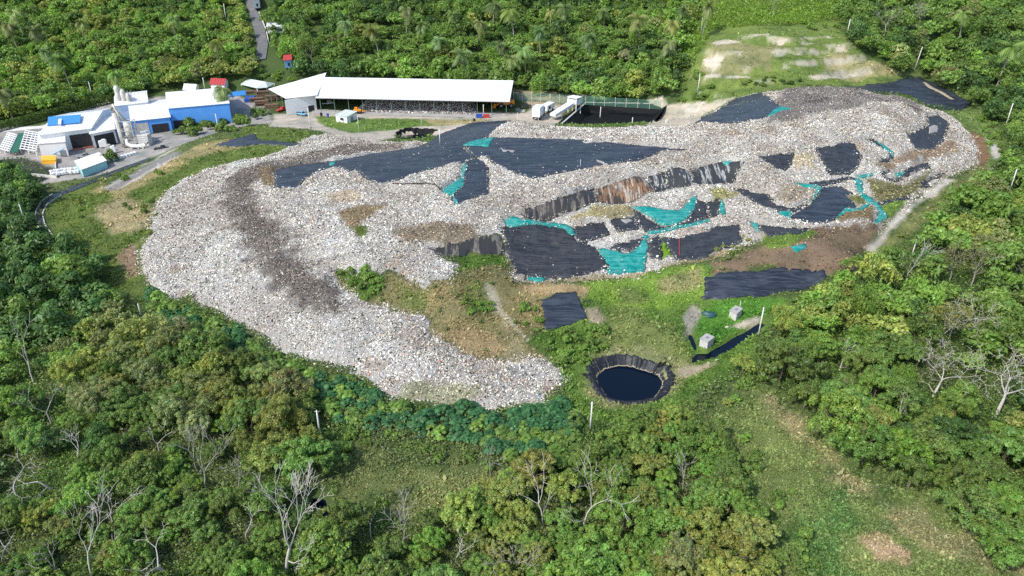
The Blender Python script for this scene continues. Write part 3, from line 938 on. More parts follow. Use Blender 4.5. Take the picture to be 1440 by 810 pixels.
lum = np.where(rng.random(n) < .16, np.maximum(lum, .75), lum)
pc = pc * lum[:, None] ** .9 * (hue ** .8) * np.array((1.03, 1.0, .93))
print('scraps', n)
V = np.vstack([HV, Q.reshape(-1, 3)])
Fq = np.arange(4 * n).reshape(-1, 4) + len(HV)
colr = np.vstack([wc * .9, np.repeat(pc, 4, 0)])
mi = np.concatenate([np.zeros(len(HF), int), np.ones(n, int)])
me = np_mesh('litter', V, np.vstack([HF, Fq]), colr, mi)
sm_ = np.zeros(len(me.polygons), bool)
sm_[:len(HF)] = True
me.polygons.foreach_set('use_smooth', sm_)
litter = link('litter', me, [M['heap'], M['scrap']])
tag(litter, 'white and grey rubbish heaped over the whole landfill mound', 'litter', kind='stuff')


# ------------------------------------------------------------------ cover sheets
def drape(name, P, m, lift, parent=None, step=.7, wr=.36, jag=.18, seed=0):
    r = np.random.default_rng(seed)
    B = []
    for i in range(len(P)):
        a, b = P[i], P[(i + 1) % len(P)]
        L = np.hypot(*(b - a))
        k = max(1, int(L / step))
        for t in range(k):
            q = a + (b - a) * t / k
            if t:
                q = q + r.normal(size=2) * jag * min(1, L / 3)
            B.append(q)
    B = np.array(B)
    gx, gy = np.meshgrid(np.arange(P[:, 0].min(), P[:, 0].max(), step), np.arange(P[:, 1].min(), P[:, 1].max(), step), indexing='ij')
    gx = gx.ravel() + r.uniform(-.15, .15, gx.size)
    gy = gy.ravel() + r.uniform(-.15, .15, gy.size)
    k = sdist(B, gx, gy, 2) > step * .45
    X = [Vector(q) for q in B] + [Vector((u, v)) for u, v in zip(gx[k], gy[k])]
    nb = len(B)
    vs, es, fs, *_ = delaunay_2d_cdt(X, [(i, (i + 1) % nb) for i in range(nb)], [list(range(nb))], 1, 1e-4)
    A = np.array([(v.x, v.y) for v in vs])
    w = (fbm(A[:, 0], A[:, 1] * .35, 1.6, 3, seed + 50) * 1.2 + fbm(A[:, 0] * .5, A[:, 1], 2.4, 3, seed + 60)) * wr
    sd = sdist(B, A[:, 0], A[:, 1], 3)
    z = H(A[:, 0], A[:, 1]) + lift + w * sstep(-.1, .9, sd) + .12 * sstep(0, 1.0, sd)
    bm = bmesh.new()
    bv = [bm.verts.new((u, v, q)) for (u, v), q in zip(A, z)]
    for f in fs:
        try:
            bm.faces.new([bv[i] for i in f])
        except ValueError:
            pass
    bmesh.ops.recalc_face_normals(bm, faces=bm.faces)
    for f in bm.faces:
        f.smooth = True
        if f.normal.z < 0:
            f.normal_flip()
    # a hem turned down to the ground all round
    ed = [e for e in bm.edges if e.is_boundary]
    ret = bmesh.ops.extrude_edge_only(bm, edges=ed)
    for v in ret['geom']:
        if isinstance(v, bmesh.types.BMVert):
            v.co.z -= lift + .3
    me = bpy.data.meshes.new(name)
    bm.to_mesh(me)
    bm.free()
    a = me.color_attributes.new('tint', 'FLOAT_COLOR', 'POINT')
    a.data.foreach_set('color', np.tile(np.array((.32, .31, .29, 1), np.float32), len(me.vertices)))
    return link(name, me, M[m], parent)


for i, ((nm, lab, m_, _, parts), P, PP) in enumerate(SHW):
    o = drape('cover_sheet', P, m_, .22, seed=i, jag=.5 if m_ in ('netting', 'streak', 'rust', 'streak2') else .34)
    tag(o, lab, 'netting' if m_ == 'teal' else 'cover', 'cover sheets laid over the landfill')
    for k, ((pn, pl, pm, ps), Pq) in enumerate(zip(parts, PP)):
        if pn == 'pole':
            a, b = hit(955, 337, .3)[0], hit(955, 361, .3)[0]
            c = tag(MB().bar(a + np.array((0, 0, .4)), b + np.array((0, 0, .4)), .12).build('pole', M['red'], o), pl)
            continue
        c = drape(pn, Pq, pm, .42, o, .5, .12, .08, seed=100 + i * 5 + k)
        if pl:
            c['label'] = pl

# ------------------------------------------------------------------ ponds
def flat(name, P, z, m, parent=None, n=0):
    me = bpy.data.meshes.new(name)
    me.from_pydata([(p[0], p[1], z) for p in P], [], [tuple(range(len(P)))])
    return link(name, me, m, parent)


def ring_liner(name, c, rx, ry, prof, m, parent=None, seg=72, seed=0):
    """lined bowl: prof = [(radius factor, height)]; pleats run down the slope"""
    r = np.random.default_rng(seed)
    ph = r.normal(size=seg) * (.35 + 1.3 * np.abs(np.sin(np.arange(seg) * .13) * np.sin(np.arange(seg) * .047 + 1)))
    vs, fs = [], []
    for k, (f, z) in enumerate(prof):
        for i in range(seg):
            t = 2 * math.pi * i / seg
            wob = 1 + .05 * math.sin(3 * t + 1) + .03 * math.sin(5 * t) + ph[i] * (.028 if k < len(prof) - 1 else .01)
            vs.append((c[0] + rx * f * wob * math.cos(t), c[1] + ry * f * wob * math.sin(t), z + ph[i] * .12))
    for k in range(len(prof) - 1):
        for i in range(seg):
            fs.append((k * seg + i, k * seg + (i + 1) % seg, (k + 1) * seg + (i + 1) % seg, (k + 1) * seg + i))
    me = bpy.data.meshes.new(name)
    me.from_pydata(vs, [], fs)
    return link(name, me, m, parent)


root = tag(empty('lined_pond', (POND[0], POND[1], 0)), 'round dark pond ringed by a pleated black liner', 'pond')
o = ring_liner('liner', (0, 0), 7.9, 7.7, [(1.08, .0), (1.03, .38), (.97, .36), (.92, -.05), (.87, -.5), (.83, -.85), (.78, -1.3), (.70, -1.9), (.5, -2.6)], M['pondliner'], root, 170, 4)
a_ = np.linspace(0, 2 * math.pi, 64, endpoint=False)
flat('water', [(6.6 * math.cos(t), 6.5 * math.sin(t)) for t in a_], -1.25, M['water'], root)
ring_liner('scum_line', (0, 0), 7.9, 7.7, [(.80, -1.08), (.79, -1.14), (.78, -1.22)], M['ground2'], root, 170, 4)

root = tag(empty('storage_basin', (40, 297, 0)), 'large black lined basin cut into the yard behind the mound', 'basin')
q = BASIN - np.array((40, 297))
zt = H(*BASIN.mean(0)) + 5.0
gm = MB()
cen = q.mean(0)
tops = [(*p, float(H(*(p * 1.0 + np.array((40, 297))))) + .0) for p in q]
hts = [4.0, 5.2, 6.6, 5.6]
V0 = [(p[0], p[1], h) for p, h in zip(cen + (q - cen) * 1.05, hts)]
V1 = [(p[0], p[1], h - 4.2) for p, h in zip(cen + (q - cen) * .8, hts)]
for i in range(4):
    k = (i + 1) % 4
    gm.add([V0[i], V0[k], V1[k], V1[i]], [(0, 1, 2, 3)])
gm.add(V1, [(0, 1, 2, 3)])
gm.build('liner', M['darkliner'], root)
kb = MB()
for i in (0, 1):
    a, b = (np.array(V0[k]) * .8 + np.array(V1[k]) * .2 for k in (i, i + 1))
    kb.bar((a[0], a[1], a[2] + .12), (b[0], b[1], b[2] + .12), .8, .3)
kb.build('kerb', M['concrete'], root)

root = tag(empty('leachate_pit', (PIT[0], PIT[1], 0)), 'dark oval pit beside the dirt track below the shed', 'pit')
pz = float(H(PIT[0], PIT[1]))
ring_liner('liner', (0, 0), 8.5, 8.0, [(1.05, pz + 4.3), (.98, pz + 4.1), (.85, pz + 1.6), (.6, pz + .4), (.3, pz + .3)], M['darkliner'], root, 48, 6)
flat('water', [(7.4 * math.cos(t), 6.9 * math.sin(t)) for t in a_], pz + 2.0, M['water'], root)

cx, cy = CHAN.mean(0)
wv = CHAN + (CHAN - CHAN.mean(0)) * .02
tag(flat('water', [(p[0], p[1]) for p in wv], -.45, M['water']), 'dark leachate channel', kind='structure')
for s_ in SWAMP:
    c0 = s_.mean(0)
    tag(flat('water', c0 + (s_ - c0) * 1.15, float(H(*c0)) + .35, M['water']), 'dark swamp water', kind='structure')
# ------------------------------------------------------------------ plants: meshes
def leaf_cloud(seed, clumps, nleaf, lsize, asp=.55, droop=.0, up=.5, thick=.35):
    """clumps: (x,y,z,r,squash). Leaves sit on and just under the clump surfaces"""
    r = np.random.default_rng(seed)
    clumps = np.array(clumps)
    w = clumps[:, 3] ** 2
    k = r.choice(len(clumps), nleaf, p=w / w.sum())
    d = r.normal(size=(nleaf, 3))
    d[:, 2] += .35
    d /= np.linalg.norm(d, axis=1, keepdims=True)
    rad = clumps[k, 3] * (1 - thick * r.random(nleaf) ** 1.6) * (1 + .12 * r.normal(size=nleaf))
    off = d * rad[:, None]
    off[:, 2] *= clumps[k, 4]
    C = clumps[k, :3] + off
    Nn = d * .95 + r.normal(size=(nleaf, 3)) * .4
    Nn[:, 2] += up
    s = lsize * np.exp(r.normal(size=nleaf) * .28)
    Q = quads(C, Nn, s, np.full(nleaf, asp), r, .1)
    if droop:
        Q[:, 2, 2] -= s * droop
    ct = r.uniform(.8, 1.24, len(clumps))
    ch = r.uniform(-.1, .12, len(clumps))
    lt = ct[k] * r.uniform(.82, 1.18, nleaf)
    h = ch[k] + r.normal(size=nleaf) * .05
    T = np.stack([lt * (1 + h), lt, lt * (1 - .6 * h)], 1)
    return Q.reshape(-1, 3), np.arange(nleaf * 4).reshape(-1, 4), np.repeat(T, 4, 0)


def lobes(r, L, nsub, rs, sq):
    """small clumps over the upper side of each lobe"""
    out = []
    for x, y, z, R_, f in L:
        for k in range(nsub):
            a, c = r.uniform(0, 6.283), r.uniform(-.25, 1)
            s_ = math.sqrt(max(0, 1 - c * c))
            out.append((x + R_ * s_ * math.cos(a), y + R_ * s_ * math.sin(a), z + R_ * f * c, r.uniform(*rs), sq))
    return out


def clumps_for(kind, seed):
    r = random.Random(seed)
    out = []
    if kind == 'bushy':
        L = []
        n_ = r.randint(7, 11)
        for i in range(n_):
            a, t = 6.283 * i / n_ + r.uniform(-.5, .5), r.uniform(.25, .78)
            L.append((t * math.cos(a), t * math.sin(a), .5 + .55 * (1 - t) + r.uniform(-.12, .25), r.uniform(.26, .48), r.uniform(.7, 1)))
        L.append((r.uniform(-.2, .2), r.uniform(-.2, .2), r.uniform(.85, 1.2), r.uniform(.35, .5), .9))
        out = lobes(r, L, 12, (.09, .17), .75)
    elif kind == 'layered':
        for i in range(52):
            z = r.random()
            a, rr_ = r.uniform(0, 6.283), r.uniform(.15, .85) * (1.05 - z * .75)
            out.append((rr_ * math.cos(a), rr_ * math.sin(a), .45 + z * 1.2, r.uniform(.16, .34), r.uniform(.22, .4)))
    elif kind == 'feathery':
        L = []
        for i in range(13):
            a, t = r.uniform(0, 6.283), r.random() ** .6 * .85
            L.append((t * math.cos(a), t * math.sin(a), .55 + .6 * (1 - t * t) + r.uniform(-.15, .15), r.uniform(.2, .38), 1.0))
        out = lobes(r, L, 10, (.07, .14), 1.0)
    elif kind == 'drape':
        for i in range(30):
            a, t = r.uniform(0, 6.283), r.random() ** .5
            top = .9 + .8 * (1 - t) + r.uniform(-.1, .1)
            for k in range(3):
                out.append((.75 * t * math.cos(a), .75 * t * math.sin(a), top - k * .27, r.uniform(.12, .24), 1.3))
    elif kind == 'sparse':
        for i in range(34):
            a, t = r.uniform(0, 6.283), r.random() ** .5
            out.append((.95 * t * math.cos(a), .95 * t * math.sin(a), 1.05 + .45 * (1 - t * t) + r.uniform(-.1, .1), r.uniform(.08, .2), .6))
    elif kind == 'shrub':
        L = []
        for i in range(6):
            a, t = r.uniform(0, 6.283), r.random() ** .5
            L.append((.6 * t * math.cos(a), .6 * t * math.sin(a), .2 + .4 * (1 - t * t) * r.uniform(.6, 1.3), r.uniform(.25, .45), .9))
        out = lobes(r, L, 9, (.12, .2), .8)
    return out


class Wood:
    def __init__(s, seed, thin=0.0):
        s.r = random.Random(seed)
        s.mb = MB()
        s.tips = []
        s.thin = thin

    def rv(s, k):
        return Vector((s.r.uniform(-k, k), s.r.uniform(-k, k), s.r.uniform(-k, k)))

    def grow(s, p, d, L, rad, lev, spread=.75, lift=.12, seg=6, kids=(2, 3), side=True, crook=.16):
        rad = max(rad, s.thin)
        P, RR = [p], [rad]
        nseg = 4 if lev > 1 else 3
        for i in range(nseg):
            d = (d + s.rv(crook) + Vector((0, 0, lift * .4))).normalized()
            P.append(P[-1] + d * L / nseg)
            RR.append(rad * (1 - .42 * (i + 1) / nseg))
        s.mb.tube(P, RR, seg if lev > 1 else 4, False)
        if lev == 0:
            s.tips.append(P[-1])
            return
        k = s.r.randint(*kids)
        ph = s.r.uniform(0, 6.28)
        for i in range(k):
            a = ph + 6.283 * i / k + s.r.uniform(-.5, .5)
            u = d.orthogonal().normalized()
            v = d.cross(u)
            q = (d + (u * math.cos(a) + v * math.sin(a)) * spread * s.r.uniform(.7, 1.3) + Vector((0, 0, lift))).normalized()
            s.grow(P[-1], q, L * s.r.uniform(.62, .85), RR[-1] * s.r.uniform(.6, .85), lev - 1, spread, lift, max(4, seg - 1), kids, side, crook)
        if side and lev > 0 and s.r.random() < .75:
            i = s.r.randint(1, nseg - 1)
            q = (d + s.rv(1.0)).normalized()
            s.grow(P[i], q, L * .5, RR[i] * .45, max(0, lev - 2), spread, lift, 4, kids, side, crook)


def mesh_of(o):
    me = o.data
    bpy.data.objects.remove(o)
    return me


def trunk_mesh(seed, m, h=.8, rad=.055, lev=1, spread=.7):
    w = Wood(seed)
    w.grow(Vector((0, 0, -.08)), Vector((w.r.uniform(-.12, .12), w.r.uniform(-.12, .12), 1)).normalized(), h, rad, lev, spread)
    return mesh_of(w.mb.build('trunk', m))


NV = 5
CROWN, CROWN_LOW, TRUNK = {}, {}, {}
SPEC = dict(bushy=(7000, .084, .58, 0, .6), layered=(7000, .1, .4, .3, .65), feathery=(8000, .07, .45, .15, .45), drape=(7000, .072, .5, .5, .15), sparse=(2600, .068, .55, 0, .5))
for k, (nl, ls, asp, dr, up) in SPEC.items():
    CROWN[k], CROWN_LOW[k], TRUNK[k] = [], [], []
    for s in range(NV):
        V_, F_, T_ = leaf_cloud(s * 7 + len(k), clumps_for(k, s + 3 * len(k)), nl, ls, asp, dr, up)
        me = np_mesh(k + '_crown', V_, F_, T_)
        me.materials.append(M['leaf'])
        CROWN[k].append(me)
        CROWN_LOW[k].append(leaf_cloud(s * 7 + len(k), clumps_for(k, s + 3 * len(k)), 1000 if k != 'sparse' else 500, ls * 1.9, asp * 1.1, dr * .6, up))
        if k == 'sparse':
            TRUNK[k].append(trunk_mesh(s, M['palebark'], .55, .045, 4, .62))
        else:
            TRUNK[k].append(trunk_mesh(s, M['bark'], .7, .05, 2, .6))
SHRUB = []
for s in range(6):
    V_, F_, T_ = leaf_cloud(300 + s, clumps_for('shrub', s + 50), 1500, .17, .55, .1, .45)
    me = np_mesh('shrub', V_, F_, T_)
    me.materials.append(M['leaf'])
    SHRUB.append(me)


def castor_mesh(seed):
    r = random.Random(seed)
    V_, F_, T_ = [], [], []
    for i in range(72):
        a, t = r.uniform(0, 6.283), r.random() ** .6
        c = Vector((.95 * t * math.cos(a), .95 * t * math.sin(a), .45 + .75 * (1 - t * t) + r.uniform(-.2, .1)))
        nn = Vector((math.cos(a) * .6 * t + r.uniform(-.35, .35), math.sin(a) * .6 * t + r.uniform(-.35, .35), 1)).normalized()
        u = nn.orthogonal().normalized()
        v = nn.cross(u)
        s, ph = r.uniform(.16, .3), r.uniform(0, 6.28)
        o = len(V_)
        V_.append(c + nn * .03)
        for k in range(14):
            rad = s * (1.0 if k % 2 == 0 else .55)
            V_.append(c + (u * math.cos(ph + k * .4488) + v * math.sin(ph + k * .4488)) * rad - nn * (.05 if k % 2 == 0 else 0))
        F_ += [(o, o + 1 + k, o + 1 + (k + 1) % 14) for k in range(14)]
        g = r.uniform(.65, 1.35)
        T_ += [(g * r.uniform(.85, 1.15), g, g)] * 15
    me = np_mesh('castor_plant', [tuple(v) for v in V_], F_, np.array(T_))
    me.materials.append(M['leaf'])
    return me


CASTOR = [castor_mesh(s) for s in range(5)]


def palm_meshes(seed):
    r = random.Random(seed)
    h = 1.0
    bend = r.uniform(-.18, .18), r.uniform(-.1, .1)
    P = [(bend[0] * t * t, bend[1] * t * t, h * t - .05) for t in (0, .25, .5, .75, 1)]
    trunk = mesh_of(MB().tube(P, [.03, .022, .02, .018, .016], 7).build('trunk', M['greybark']))
    V_, T_ = [], []
    top = Vector(P[-1])
    for f in range(19):
        a = f * 2.4 + r.uniform(-.2, .2)
        el = r.uniform(-.35, 1.05)
        d = Vector((math.cos(a) * math.cos(el), math.sin(a) * math.cos(el), math.sin(el)))
        side = Vector((-math.sin(a), math.cos(a), 0))
        p, L, g = top.copy(), .46 * r.uniform(.85, 1.15), r.uniform(.7, 1.3)
        nst = 11
        for i in range(nst):
            q = p + d * L / nst
            w = .135 * math.sin(math.pi * (i + 1.2) / (nst + 1.6))
            for sg in (-1, 1):
                tip = (p + q) / 2 + side * sg * w + d * .05 - Vector((0, 0, w * .55))
                V_ += [p, q, tip + d * .012, tip]
                T_ += [(g, g, g)] * 4
            p = q
            d = (d - Vector((0, 0, .16))).normalized()
    me = np_mesh('palm_crown', [tuple(v) for v in V_], np.arange(len(V_)).reshape(-1, 4), np.array(T_))
    me.materials.append(M['leaf'])
    return trunk, me


PALM = [palm_meshes(s) for s in range(4)]

# ------------------------------------------------------------------ plants: where they stand
COLS = {
    'dark green': (.09, .165, .045), 'mid green': (.165, .26, .057), 'fresh green': (.2, .33, .062), 'yellow green': (.27, .32, .075),
    'olive green': (.26, .3, .105), 'tan olive': (.33, .345, .165), 'blue green': (.07, .19, .068), 'lime green': (.21, .33, .05), 'grey green': (.17, .21, .1)}
SHAPE = {'bushy': 'bushy', 'layered': 'tiered', 'feathery': 'fine-leaved', 'drape': 'vine-draped', 'sparse': 'open-crowned'}
# outline of the crowns in the photo, radius range, shapes, colours, spacing, where
REGIONS = [
    ('1100,455 1115,428 1172,402 1190,378 1232,362 1262,345 1292,322 1335,288 1385,255 1405,232 1430,200 1640,200 1640,830 1440,790 1385,742 1335,690 1270,665 1240,635 1180,596 1135,565 1105,535 1088,500',
     (3.0, 5.6), {'bushy': 6, 'feathery': 3, 'layered': 1.5, 'sparse': 1.2, 'drape': .6}, {'mid green': 5, 'dark green': 3.4, 'yellow green': 2.2, 'fresh green': 2, 'olive green': 1.6}, .95, 'wood'),
    ('1168,-90 1680,-90 1680,205 1428,205 1412,165 1385,140 1345,118 1300,96 1283,96 1215,66 1185,40', (3.6, 6.0), {'bushy': 6, 'feathery': 2, 'layered': 2, 'sparse': .6},
     {'mid green': 5, 'dark green': 4, 'fresh green': 1.5, 'olive green': 1.5, 'grey green': .6}, 1.0, 'hill'),
    ('385,-90 985,-90 975,20 958,55 962,100 935,128 862,130 800,126 725,114 470,95 430,97 402,92 388,66 378,25', (2.6, 6.6), {'bushy': 6, 'feathery': 2, 'layered': 2, 'drape': 1},
     {'mid green': 5, 'dark green': 4, 'fresh green': 2, 'yellow green': 1, 'olive green': 1.3}, 1.02, 'hill'),
    ('-220,-90 332,-90 342,15 352,60 358,84 343,100 310,100 255,108 190,125 150,128 60,148 -220,182', (2.4, 5.8), {'bushy': 6, 'feathery': 1.5, 'layered': 2.5},
     {'mid green': 4, 'dark green': 2.5, 'fresh green': 3, 'yellow green': 3.2, 'olive green': 1}, 1.0, 'hill'),
    ('-220,232 28,236 52,262 44,300 66,345 108,350 128,368 118,395 148,425 60,480 -220,480', (3.4, 5.6), {'layered': 6, 'bushy': 3}, {'dark green': 6, 'mid green': 2.5, 'fresh green': .5}, .95, 'wood'),  # dark-leaved wood, weighted darker to stand in for cloud shade
    ('60,480 150,420 205,440 255,462 335,495 410,540 462,565 468,640 430,655 330,640 250,605 150,570 60,550', (3.0, 5.4), {'feathery': 7, 'bushy': 2}, {'olive green': 4, 'tan olive': 2, 'mid green': 3, 'yellow green': 1.5, 'dark green': .7}, .9, 'wood'),
    ('-220,480 60,480 60,550 250,605 330,640 430,655 425,720 420,900 -220,960', (1.9, 4.0), {'bushy': 6, 'feathery': 3, 'layered': 1}, {'mid green': 5, 'dark green': 3, 'fresh green': 2.5, 'olive green': 1.5, 'yellow green': 1.4}, 1.12, 'wood'),
    ('425,738 520,722 640,712 690,672 760,650 800,645 832,618 868,592 955,582 998,602 1038,650 1058,720 1078,780 1090,920 420,920', (2.0, 4.4), {'bushy': 6, 'feathery': 4}, {'yellow green': 3, 'mid green': 5, 'olive green': 1.4, 'fresh green': 3.2, 'dark green': 1.2}, .92, 'wood'),
]
# bare trees: base pixel, height, girth, spread, levels, label
BARE = [
    (405, 806, 10.5, .3, .42, 5, 'tallest bare white tree standing by the dark swamp pool', 'palebark', .12),
    (75, 600, 8, .2, .9, 4, 'grey leafless tree with a wide twiggy crown near the picture edge', 'greybark', .05),
    (25, 700, 8, .18, 1.0, 3, 'crooked white dead tree with arching limbs in the tangled wood', 'palebark', -.1),
    (75, 690, 7, .16, 1.0, 3, 'white dead tree with one limb bent over to the ground', 'palebark', -.12),
    (110, 650, 6, .14, .6, 3, 'small forked white dead tree near the black mud patch', 'palebark', .1),
    (130, 815, 8, .16, .5, 4, 'slim bare white tree with upright twigs among low green bushes', 'palebark', .1),
    (92, 815, 7, .15, .6, 3, 'twisted bare tree beside the slim white one', 'greybark', .05),
    (238, 812, 8, .28, 1.0, 4, 'thick low dead tree with wide curving white limbs', 'palebark', 0),
    (293, 695, 8, .16, .45, 4, 'grey dead tree with a bundle of upright stems', 'greybark', .15),
    (280, 668, 6, .13, .5, 3, 'leaning grey dead tree beside the bundle of stems', 'greybark', .1),
    (762, 742, 8, .15, .55, 3, 'slender white forked tree in the middle of the near thicket', 'palebark', .1),
    (818, 745, 9, .16, .55, 4, 'leaning white tree with twiggy fork in the near thicket', 'palebark', .12),
    (570, 775, 7, .12, .6, 4, 'small bare twiggy tree between swamp and thicket', 'greybark', .1),
    (522, 760, 4.5, .12, .5, 1, 'broken white stick of a dead tree above green bushes', 'palebark', .0),
    (690, 670, 5, .11, .6, 3, 'small grey bare tree above the reeds', 'greybark', .1),
    (48, 540, 9, .16, .4, 3, 'white trunk rising out of the dark green thicket', 'palebark', .15),
    (1400, 585, 11, .36, .95, 5, 'thick white bare tree leaning outwards at the picture edge', 'palebark', .05),
    (1312, 558, 9, .28, 1.05, 5, 'wide-spreading low bare tree with white limbs above big leaves', 'palebark', .02),
    (1352, 484, 9, .24, .85, 5, 'bare white tree with fan of fine branches in the wood', 'palebark', .06),
    (1322, 492, 7, .16, .7, 4, 'small white bare tree beside the fan-branched one', 'palebark', .05),
    (1335, 395, 8, .22, .7, 4, 'forked grey bare tree below the bright green broad tree', 'greybark', .08),
    (1365, 402, 8, .2, .75, 4, 'grey bare tree leaning uphill beside the forked one', 'greybark', .08),
    (1274, 395, 7, .14, .4, 3, 'thin white dead stem by the vine-draped tree', 'palebark', .1),
    (1243, 50, 11, .26, .7, 5, 'bare grey tree on the ridge above the terraces', 'greybark', .06),
    (1292, 38, 10, .24, .8, 5, 'second bare grey tree on the ridge, farther from the terraces', 'greybark', .06),
    (1438, 420, 9, .22, .8, 4, 'bare grey tree half outside the picture edge', 'greybark', .05),
    (1085, 25, 8, .16, .7, 4, 'faint bare tree among lime green scrub', 'greybark', .06),
    (335, 690, 6, .12, .6, 3, 'thin bare tree between dark green bushes', 'greybark', .1),
    (440, 92, 9, .22, .7, 3, 'fallen-looking bare tree behind the open lumber shed', 'greybark', .05),
    (160, 740, 6, .13, .7, 3, 'pale dead tree with a split top between two twisted bare trees', 'palebark', .1),
    (345, 760, 6, .12, .6, 3, 'pale leafless sapling near the tallest bare tree', 'palebark', .1),
    (640, 790, 5, .12, .7, 3, 'pale bare sapling low in the near thicket', 'palebark', .1),
    (725, 800, 6, .12, .7, 4, 'grey tangle of bare branches at the bottom of the near thicket', 'greybark', .05),
    (960, 690, 6, .12, .6, 3, 'thin grey bare tree inside the yellow green thicket', 'greybark', .1),
    (20, 780, 6, .14, .9, 3, 'bleached dead branches sprawling at the picture corner', 'palebark', -.05),
    (225, 640, 6, .12, .7, 3, 'pale forked sapling behind the black mud patch', 'palebark', .1),
    (1180, 520, 7, .14, .7, 3, 'thin pale bare tree at the inner side of the wood', 'palebark', .1),
    (205, 560, 6, .12, .6, 3, 'thin bare stems rising among olive crowns', 'greybark', .1),
]
POLEPX = ((38, 321, 287), (199, 445, 427), (450, 611, 577), (830, 606, 565), (1066, 474, 432), (1281, 363, 337), (1419, 271, 238), (1413, 181, 145), (1286, 98, 65), (1190, 53, 27), (981, 131, 104), (985, 49, 24), (131, 140, 115), (107, 145, 122), (289, 130, 109), (318, 28, 5))
rnd = random.Random(5)


def wpick(d):
    return rnd.choices(list(d), list(d.values()))[0]


PLACED = [(*hit(b_[0], min(b_[1], 808))[0][:2], 2.6 if b_[4] < .8 else 3.6) for b_ in BARE]     # x, y, r of everything that keeps its distance
TREES = []      # x, y, r, shape, colour


def free(x, y, r, k):
    for a, b, c in PLACED:
        if (x - a) ** 2 + (y - b) ** 2 < ((r + c) * k) ** 2:
            return False
    return True


def crown_at(px, py, hc):
    return hit(px, py, hc)[0]


# trees that stand out: crown centre in the photo, radius, shape, colour, label
HERO = [
    (1212, 425, 5.2, 'drape', 'fresh green', 'tall bright green vine-draped tree at the wood edge beside the long black liner'),
    (1340, 335, 5.6, 'bushy', 'fresh green', 'broad bright green tree with forked grey trunk behind the bare white-limbed trees'),
    (1275, 625, 4.2, 'bushy', 'lime green', 'brightest green bushy tree at the meadow edge'),
    (318, 592, 2.6, 'bushy', 'lime green', 'small bright green tree on a tall thin white stem'),
    (905, 585, 3.2, 'bushy', 'mid green', 'leafy green tree leaning over the near rim of the round pond'),
    (1046, 508, 2.7, 'bushy', 'yellow green', 'yellow green bush overhanging the dark channel'),
    (1225, 590, 4.6, 'feathery', 'yellow green', 'wide yellow green tree bordering the tan meadow'),
    (1350, 612, 3.8, 'bushy', 'dark green', 'big-leaved dark green tree under the white-limbed bare trees'),
    (262, 690, 2.2, 'sparse', 'lime green', 'small slender tree with a yellow green tuft above a crooked stem'),
    (600, 560, 0, '', '', ''),
    (40, 330, 6.2, 'layered', 'dark green', 'very large dark tiered tree at the bend of the black channel'),
    (105, 385, 5.2, 'layered', 'mid green', 'large tiered green tree below the weedy slope'),
    (210, 520, 4.6, 'feathery', 'olive green', 'broad olive tree in front of the short white pole'),
    (430, 60, 7.0, 'drape', 'mid green', 'rounded vine-covered tree behind the white shed roof'),
    (878, 78, 4.6, 'feathery', 'tan olive', 'greyish dry-leaved tree on the hillside above the basin'),
    (905, 112, 3.6, 'bushy', 'lime green', 'yellow green tree at the foot of the hill above the basin'),
    (1345, 445, 5.0, 'sparse', 'yellow green', 'yellow green open tree behind the white-limbed bare trees'),
    (1390, 345, 5.0, 'sparse', 'olive green', 'open olive tree with bare limbs high on the wooded slope'),
    (1330, 100, 5.2, 'feathery', 'olive green', 'wide olive tree beside the leaning pole above the liner'),
]
for px, py, r, sh, cl, lab in HERO:
    if r:
        p = crown_at(px, py, r * 1.05)
        TREES.append((p[0], p[1], r, sh, cl, lab))
        PLACED.append((p[0], p[1], r * .9))

KEEP = [(b_[0], min(b_[1], 812), b_[0], b_[1] - b_[2] * 8.5) for b_ in BARE] + [(x, y, x, t) for x, y, t in POLEPX] + [(b_[0], b_[1], b_[0] + k_ * b_[2] * 4, b_[1] - b_[2] * 7) for b_ in BARE if b_[4] > .8 for k_ in (-1, 1)] + [(320, 655, 318, 590), (365, 95, 352, 0), (-20, 184, 60, 164), (60, 164, 165, 141), (392, 50, 392, 36), (405, 100, 405, 82), (20, 200, 20, 190), (262, 138, 325, 122), (298, 130, 320, 112), (505, 712, 505, 712), (450, 722, 440, 705), (178, 615, 178, 600)]


def hides(x, y, r):
    """would a crown here stand in the line of sight to something that shows in the photo"""
    z = float(H(x, y)) + r
    qx, qy = proj(x, y, z)
    rp = r * FPX / math.hypot(x, y, z - CAMH) * .92
    for ax, ay, bx, by in KEEP:
        ex, ey = bx - ax, by - ay
        t = max(0, min(1, ((qx - ax) * ex + (qy - ay) * ey) / (ex * ex + ey * ey + 1e-6)))
        if math.hypot(qx - ax - t * ex, (qy - ay - t * ey) * 1.15) < rp and qy + rp > min(ay, by) + .3 * abs(ay - by):
            return True
    return False


